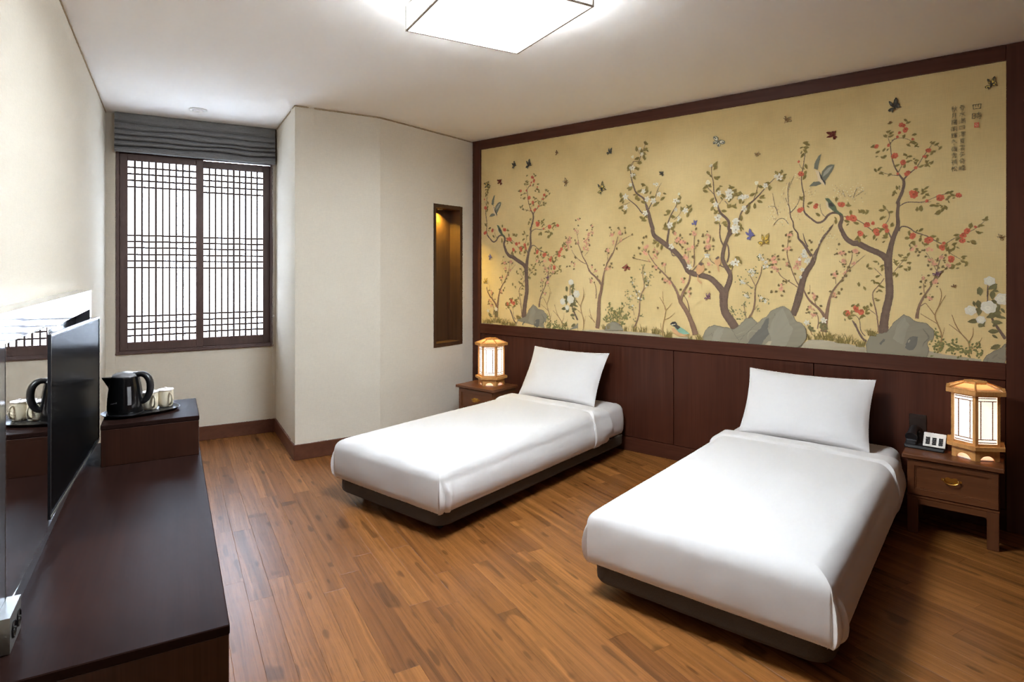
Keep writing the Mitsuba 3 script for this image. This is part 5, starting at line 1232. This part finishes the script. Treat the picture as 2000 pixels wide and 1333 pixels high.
8.2),(1133,701,6.9),(1109,756,5.5),(1117,749,4.1),(1109,804,3.4),(1096,853,2.8)]),('b','twig',[(1193,570,5.4),(1084,640,4.1),(1051,689,2.8)]),('b','twig',[(1292,280,8.1),(1292,361,6.7),(1280,
401,4.0)]),('b','twig',[(1483,719,3.9),(1544,764,3.1),(1622,796,2.3)]),('b','twig',[(1181,638,2.7),(1221,678,2.0)]),('b','twig',[(1403,579,3.2),(1403,658,2.4)]),('l','sleaf',[(1092,943,16.6),
(1133,954,16.5),(1117,897,16.5),(1076,868,16.6),(1205,855,16.3),(1245,894,16.2),(1257,873,16.2),(1253,809,16.2),(1084,771,16.6),(1047,792,16.6),(993,794,16.8),(1173,781,16.4),(1221,773,16.3),
(972,746,16.8)]),('l','sleaf',[(1092,622,17.9),(1001,547,18.1),(1030,550,18.1),(1072,526,18.0),(1084,626,17.9),(1051,588,18.0),(1253,556,17.6),(1307,462,17.5),(1237,434,17.6),(1369,559,17.3),
(1437,572,17.2),(1426,549,17.2),(1376,529,17.3),(1399,688,17.3),(1384,675,17.3),(1229,726,17.6),(1157,673,17.8),(1010,738,18.1),(1043,717,18.0),(980,739,18.2),(1001,697,18.1),(1092,743,17.9),
(1237,414,17.6),(1253,448,17.6),(1276,414,17.5),(1284,522,17.5)]),('l','sleaf',[(1425,867,20.5),(1562,857,20.1),(1566,818,20.1),(1626,800,19.9),(1487,692,20.3),(1394,690,20.6),(1439,571,20.4),
(1425,548,20.5),(1501,859,20.3),(1536,811,20.2),(1385,675,20.6),(1412,658,20.5)]),('f','pink',[(1117,948,14),(1088,860,14),(1109,839,12),(1018,786,18),(1010,752,17),(1205,780,20),(1189,754,18),
(1221,814,18),(1249,887,14),(1253,833,14)]),('f','pink',[(1026,752,25),(1018,710,19),(1117,749,15),(1181,706,19),(1213,733,16),(1209,692,15),(1068,571,17),(1284,509,15),(1253,543,12),(1245,428,
19),(1399,675,16),(1392,529,12),(1414,542,12)]),('f','pink',[(1439,807,25),(1514,820,26),(1456,744,17),(1522,757,12),(1398,678,16),(1394,524,19)])]],['white_shrub',0,[('b','twig',[(1639,57,10.7),
(1672,120,10.7),(1689,189,10.6),(1693,266,7.6),(1706,327,6.1),(1731,388,4.5),(1714,494,3.0),(1722,547,2.3)]),('b','twig',[(1693,273,3.8),(1656,348,3.1),(1622,432,2.3)]),('b','twig',[(1714,342,
3.0),(1772,419,2.3)]),('b','twig',[(1630,225,2.3),(1647,149,2.3)]),('k','shrub',[(1630,447,25,8),(1622,417,25,8),(1714,547,24,8),(1722,494,30,10),(1755,449,34,12),(1772,411,30,10),(1788,479,30,
9),(1739,418,30,10),(1672,341,34,12),(1689,296,38,14),(1647,386,23,7),(1579,339,26,8),(1613,294,31,10),(1622,225,35,14),(1722,297,23,7),(1706,167,18,5),(1647,119,23,6),(1587,247,23,6)]),('f',
'white',[(1739,486,9),(1764,434,9),(1689,349,11),(1681,296,11),(1706,289,9),(1613,309,9),(1630,233,9),(1630,417,8),(1664,326,9),(1747,388,8)])]],['green_bush',0,[('b','stick',[(1465,70,3.9),(1421,
241,2.4)]),('b','stick',[(1509,72,3.9),(1536,245,2.3)]),('k','bush',[(1421,130,47,20),(1465,156,55,26),(1509,142,55,26),(1562,137,39,16),(1421,193,35,12),(1527,206,35,12),(1465,101,63,20),(1544,
90,47,12),(1385,105,32,8),(1421,233,17,6),(1540,237,17,6),(1587,162,23,6)])]],['bare_sprig',0,[('b','stick',[(1885,13,7.4),(1889,87,6.7),(1908,177,5.9),(1912,207,5.9),(1885,272,4.4),(1861,308,
3.0)]),('b','stick',[(1912,207,5.2),(1947,245,3.7),(1963,267,2.2)]),('b','stick',[(1900,136,5.2),(1947,157,3.7),(1986,195,2.2)]),('b','stick',[(1908,214,3.7),(1889,309,3.7),(1889,354,2.2)]),('b',
'stick',[(1877,42,3.7),(1869,108,2.2)])]],['bare_sprig',0,[('b','stick',[(1165,10,6.8),(1169,99,6.8),(1149,159,6.8),(1141,207,6.2),(1165,276,4.8),(1165,372,2.7)]),('b','stick',[(1141,207,5.5),
(1109,247,4.1),(1092,281,2.8)]),('b','stick',[(1153,146,4.1),(1109,178,3.4),(1072,201,2.8)]),('b','stick',[(1165,263,3.4),(1189,318,2.0)]),('b','stick',[(1177,58,4.1),(1189,127,2.7)])]],['bare_sprig',
0,[('b','stick',[(1284,78,5.4),(1245,130,4.1),(1229,197,2.7)]),('b','stick',[(1276,84,4.0),(1221,135,2.7)])]],['rock',0,[('p','rock',[(2380,-28),(2380,88),(2439,99),(2476,131),(2512,173),(2554,
183),(2582,159),(2596,152),(2497,44),(2446,-26)]),('p','rock',[(2196,-1),(2218,64),(2254,102),(2289,116),(2345,107),(2414,98),(2442,51),(2462,19),(2489,34),(2489,-27),(2210,-28)]),('p','rock_light',
[(2268,-10),(2289,69),(2317,105),(2359,98),(2345,45),(2317,-10)])]],['rock',0,[('p','rock',[(2446,-30),(2490,43),(2582,137),(2631,183),(2655,198),(2686,236),(2733,262),(2760,275),(2800,254),(2826,
214),(2842,173),(2877,164),(2900,135),(2909,87),(2903,55),(2865,8),(2832,-24)]),('p','rock_light',[(2679,0),(2686,50),(2666,84),(2686,157),(2720,223),(2760,260),(2780,219),(2800,156),(2826,123),
(2800,51),(2773,-7)]),('p','rock_dark',[(2512,-17),(2547,40),(2617,117),(2652,184),(2672,192),(2662,113),(2672,78),(2638,32),(2617,-12)]),('p','ground',[(2631,-13),(2666,27),(2689,33),(2676,-11)])]],
['rock',0,[('p','rock',[(1367,23),(1394,66),(1439,96),(1492,95),(1527,66),(1549,27)])]],['grass_tuft',0,[('g',0,[(49,13,46),(90,11,46),(131,10,46),(273,-5,38),(371,-7,46),(400,-13,38),(1369,33,
46),(1407,38,38),(1026,-27,46),(976,33,30),(917,22,30)]),('g',0,[(1570,30,46),(1647,31,54),(1714,31,65),(1821,27,65),(1853,25,46),(1916,4,61),(1947,2,61),(2174,4,46),(2203,-1,38),(2108,3,38)])]],
['ground_bird',0,[('p','pinkbuff',[(1959,73),(1979,78),(2025,52),(2078,33),(2070,22),(2009,18),(1971,44)]),('p','teal',[(1982,104),(2009,98),(2055,75),(2093,49),(2104,40),(2055,34),(2017,47),
(1990,75)]),('p','dark',[(1947,105),(1967,122),(1990,126),(2005,112),(2002,101),(2032,88),(2009,65),(1986,86),(1967,92)]),('p','cream',[(1959,102),(1990,109),(1994,105),(1967,96)])]],['brown_bird',
0,[('p','pinkbuff',[(2152,524),(2163,559),(2189,574),(2214,552),(2216,517),(2196,495),(2174,481),(2156,495)]),('p','pinkbuff',[(2163,481),(2170,481),(2170,446),(2200,425),(2189,416),(2163,438)]),
('p','trunk',[(2170,559),(2189,577),(2210,566),(2196,549)])]],['brown_bird',0,[('p','pinkbuff',[(2289,573),(2300,604),(2317,618),(2335,600),(2338,569),(2321,548),(2300,555)]),('p','pinkbuff',
[(2310,552),(2319,552),(2328,506),(2317,510)]),('p','trunk',[(2296,601),(2317,620),(2328,607),(2310,594)])]],['butterfly',0,[('u','dark',414,1482,39,55)]],['butterfly',0,[('u','brown',895,1539,
25,60)]],['butterfly',0,[('u','dark',1418,1483,36,20)]],['butterfly',0,[('u','olive',993,1269,42,70)]],['butterfly',0,[('u','yellowdark',1346,1183,59,50)]],['butterfly',0,[('u','yellowdark',96,
1335,51,130)]],['butterfly',0,[('u','blue',121,634,32,60)]],['butterfly',0,[('u','yellow',59,406,36,20)]],['butterfly',0,[('u','dark',1884,1260,26,110)]],['butterfly',0,[('u','white',2317,1448,
52,-35)]],['butterfly',0,[('u','blue',2138,865,28,10)]],['butterfly',0,[('u','maroonpink',1583,539,40,150)]],['butterfly',0,[('u','purple',2239,316,34,30)]],['butterfly',0,[('u','brown',1849,
222,12,80)]],['butterfly',0,[('u','olive',2782,1538,34,-60)]],['butterfly',0,[('u','olive',2587,1324,23,-30)]],['butterfly',1,[('u','maroon',3068,1390,41,115)]],['butterfly',0,[('u','blue',2544,
757,44,60)]],['butterfly',0,[('u','yellow',2635,715,55,25)]],['butterfly',1,[('u','dark',3401,1514,49,45)]],['butterfly',0,[('u','yellowdark',3864,1561,40,35)]],['butterfly',0,[('u','brown',3380,
1422,11,20)]],['butterfly',1,[('u','purple',3612,494,27,0)]],['butterfly',0,[('u','brown',3693,424,15,0)]],['butterfly',0,[('u','olive',3910,700,21,90)]]]
todo = []
for name, rep, items in MURAL:
    if name == 'ground':
        todo += [(name, rep, [it]) for it in items]
    elif name == 'grass_tuft':
        todo += [(name, rep, [(it[0], it[1], [q])]) for it in items for q in it[2]]
    else:
        todo.append((name, rep, items))
for name, rep, items in todo:
    P_ = Print()
    for it in items:
        draw(P_, it)
    if not P_.n:
        continue
    P_.build(name)
    if rep:
        xs = np.vstack(P_.V)[:, 0]
        if xs.max() > 2818:
            P_.build(name, -2818, -44)

# the inscription: brushed strokes on a 10 x 10 grid, x to the right, y down
GLYPH = {
 'four': '1,2 1.5,8|1,2 9,2 8.5,8|1.5,7.5 8.5,7.5|4,2 3.5,5|6,2 6,4.5 7.5,5',
 'time': '.5,1.5 .5,8|.5,1.5 3.2,1.5 3.2,8|.5,4.7 3.2,4.7|.5,8 3.2,8|4.5,2 9,2|6.7,0 6.7,4|4,4 9.7,4|4.2,6 9.7,6|8,4.5 8,9.5 7,9|5.3,7 6.3,8',
 'spring': '2,1.2 8,1.2|2.2,2.6 7.8,2.6|1,4 9,4|5,0 4,4 1,6.3|5.2,4 9.3,6.3|3.3,6 3.3,10|3.3,6 6.7,6 6.7,10|3.3,8 6.7,8|3.3,10 6.7,10',
 'water': '5,.3 5,9.5 4,9|1,3 4,3 1,8|8.5,2 5.3,4.5 9.5,9',
 'full': '.8,1 1.8,2|.4,4 1.4,5|.4,9 2,6.5|3,1.5 10,1.5|4.7,0 4.7,3 8,3 8,0|3.3,4.3 3.3,10|3.3,4.3 9.7,4.3 9.7,10|6.5,3 6.5,9.5|4.8,6 4.3,8.5|8.2,6 8.6,8.5',
 'marsh': '.8,1 1.8,2|.4,4 1.4,5|.4,9 2,6.5|3.5,.8 9.6,.8 9.6,3 3.5,3 3.5,.8|5.5,.8 5.5,3|7.6,.8 7.6,3|4,4.4 9.2,4.4|6.5,3.2 6.5,10|3,6 10,6|4,8 9.2,8',
 'summer': '1,.8 9,.8|4.8,.8 4.3,2|2.8,2 2.8,6|2.8,2 7.2,2 7.2,6|2.8,3.4 7.2,3.4|2.8,4.7 7.2,4.7|2.8,6 7.2,6|4.5,6 1.5,8.5|4,7 7.5,7 2,10|4,7.7 9,10',
 'cloud': '2,.5 8,.5|1,3.4 1,2 9,2 8.6,3.4|5,.5 5,4.4|2.7,3.5 3.9,3.8|6.2,3.5 7.4,3.8|2.5,5.7 7.8,5.7|1,7.2 9.2,7.2|4.6,7.2 2.5,9.6 7.5,9.3|6.4,8 8.2,9.9',
 'many': '4.6,0 1.5,3|4,1 7.5,1 1,5.2|3.6,2.4 4.6,3.2|5.6,4.6 2.4,7.4|5,5.6 9,5.6 1,10|4.6,7 5.6,7.8',
 'strange': '1.6,1.4 8.4,1.4|5,0 4.2,2 1.8,3.8|5.2,1.8 8,3.8|.6,4.6 9.4,4.6|2.4,5.8 2.4,8.2 5.2,8.2 5.2,5.8 2.4,5.8|7.6,4.6 7.6,9.8 6.4,9.3',
 'peak': '1.8,1 1.8,8|.4,3.5 .4,8 3.2,8|3.2,3.5 3.2,8.2|6.2,0 4,3.4|5.6,1.2 8.6,1.2 4,4.8|5.4,2 9.8,4.8|4.6,5.6 9.2,5.6|4.8,7 9,7|4.2,8.4 9.8,8.4|6.9,4.8 6.9,10',
 'autumn': '3.6,.4 1,1.4|.4,3 5,3|2.8,1 2.8,10|2.6,3.2 .4,7|3,3.6 4.8,6.2|6,3 6.6,4.8|9.6,2.6 8.4,4.8|7.6,.5 7.4,5 5.2,9.8|7.5,5 10,9.8',
 'moon': '3,.8 3,6 1.6,9.8|3,.8 7.8,.8 7.8,9.6 6.6,9|3,3.6 7.8,3.6|3,6.2 7.8,6.2',
 'raise': '.2,2.6 3.4,2.6|1.9,.2 1.9,9.6 .9,9|.2,6.4 3.4,5.2|4.6,.6 4.6,3.4 8.8,3.4 8.8,.6 4.6,.6|4.6,2 8.8,2|3.8,4.7 9.8,4.7|5.4,5 3.8,7.6|5,6 9.6,6 9,9.8 8,9.4|6.8,6 4.6,9.2|8.2,6 6.2,9.6',
 'bright': '.6,1.6 .6,8 3.6,8 3.6,1.6 .6,1.6|.6,4.7 3.6,4.7|5.4,.8 5.4,6 4.4,9.8|5.4,.8 9.2,.8 9.2,9.6 8.2,9.2|5.4,3.4 9.2,3.4|5.4,6 9.2,6',
 'glow': '2,.4 2,4|.4,1.4 1,3.4|3.6,1.2 3,3.4|.2,4.2 4,4.2|1.5,4.2 .2,9.4|2.6,4.2 2.6,8.6 4.2,8.2|4.8,2 4.8,.8 9.8,.8 9.6,2|5.2,2.6 9.4,2.6|5.6,3.8 5.6,6.6 9,6.6 9,3.8 5.6,3.8|5.6,5.2 9,5.2|4.6,8 10,8|7.3,2 7.3,10',
 'winter': '4,0 1.2,4|3.4,1.4 7.4,1.4 .8,6.6|3.6,2.4 9.4,6.4|4.4,6.4 6,7.4|3.6,8.4 6,9.8',
 'ridge': '5,0 5,2.4|2.4,.8 2.4,2.4 7.6,2.4 7.6,.8|2.4,3.2 .2,5.8|2.4,3.2 4.4,5.4|2.2,5.2 3,6|.8,6.8 4,6.8 2.6,9.8|1.2,7.6 2.4,8.6|5.2,3.4 9.8,3.4|7.4,3.4 7,4.6|5.6,4.6 5.6,8.6 9.4,8.6 9.4,4.6 5.6,4.6|5.6,6 9.4,6|5.6,7.3 9.4,7.3|6.6,8.8 5.2,10|8.4,8.8 9.8,10',
 'fair': '6.6,.2 2.6,1|.8,2.4 9.2,2.4|5,.8 5,5|4.8,2.6 1,5|5.2,2.6 9,5|2.6,5.8 7,5.8 6,7.4 8.6,7.4 7.6,9.8 6.4,9.2|4,5.8 3.4,8 1.4,9.8',
 'lone': '.4,1.2 4,1.2 2.4,3.2 2.4,9.4 1.2,8.8|.2,5.6 4.4,4.8|9,.4 5.2,1.4 5.2,6 4.2,9.8|7.2,1.2 7,8.4 8.4,7.8|8.2,1.2 8.6,6 10,9.6',
 'pine': '.2,3 4.6,3|2.4,.4 2.4,10|2.2,3.2 .2,7|2.6,3.6 4.4,6|6.4,1 4.8,4.4|7.6,.8 10,4.6|7,4.8 5.2,8.6 9.2,8|8.2,6.4 9.8,9.6'}
layer[0] += 20
def write(P_, glyphs, x0, x1, ztop, zbot, wd):
    pitch = (ztop - zbot) / len(glyphs)
    for i, g in enumerate(glyphs):
        for st in GLYPH[g].split('|'):
            pts = np.array([[float(v) for v in q.split(',')] for q in st.split()])
            q = np.c_[x0 + pts[:, 0] / 10 * (x1 - x0) + rng.normal(0, .3, len(pts)), ztop - i * pitch - pts[:, 1] / 10 * pitch * .84]
            seg = []
            for a, b in zip(q[:-1], q[1:]):
                P_.ribbon([(*a, wd * 1.25), (*((a + b) / 2), wd * .85), (*b, wd * 1.05)], PAL['ink'], .1, smooth=False)
P_ = Print()
write(P_, ['four', 'time'], 3779, 3825, 1470, 1366, 2.9)
P_.build('inscription_title')
P_ = Print()
write(P_, 'spring water full four marsh summer cloud many strange peak'.split(), 3719, 3750, 1471, 1086, 1.9)
write(P_, 'autumn moon raise bright glow winter ridge fair lone pine'.split(), 3683, 3711, 1469, 1084, 1.9)
P_.build('inscription')
P_ = Print()
P_.poly([(3789, 1331), (3810, 1331), (3811, 1358), (3790, 1359)], PAL['seal'])
P_.sub = 3
for a, b in (((3793, 1354), (3806, 1354)), ((3793, 1348), (3799, 1336)), ((3802, 1350), (3802, 1335)), ((3806, 1350), (3806, 1336)), ((3793, 1342), (3797, 1342))):
    P_.ribbon([(*a, 1.8), (*b, 1.8)], PAL['cream'] * .85, smooth=False)
P_.build('seal')

assert layer[0] * 2.4e-6 < .017, layer
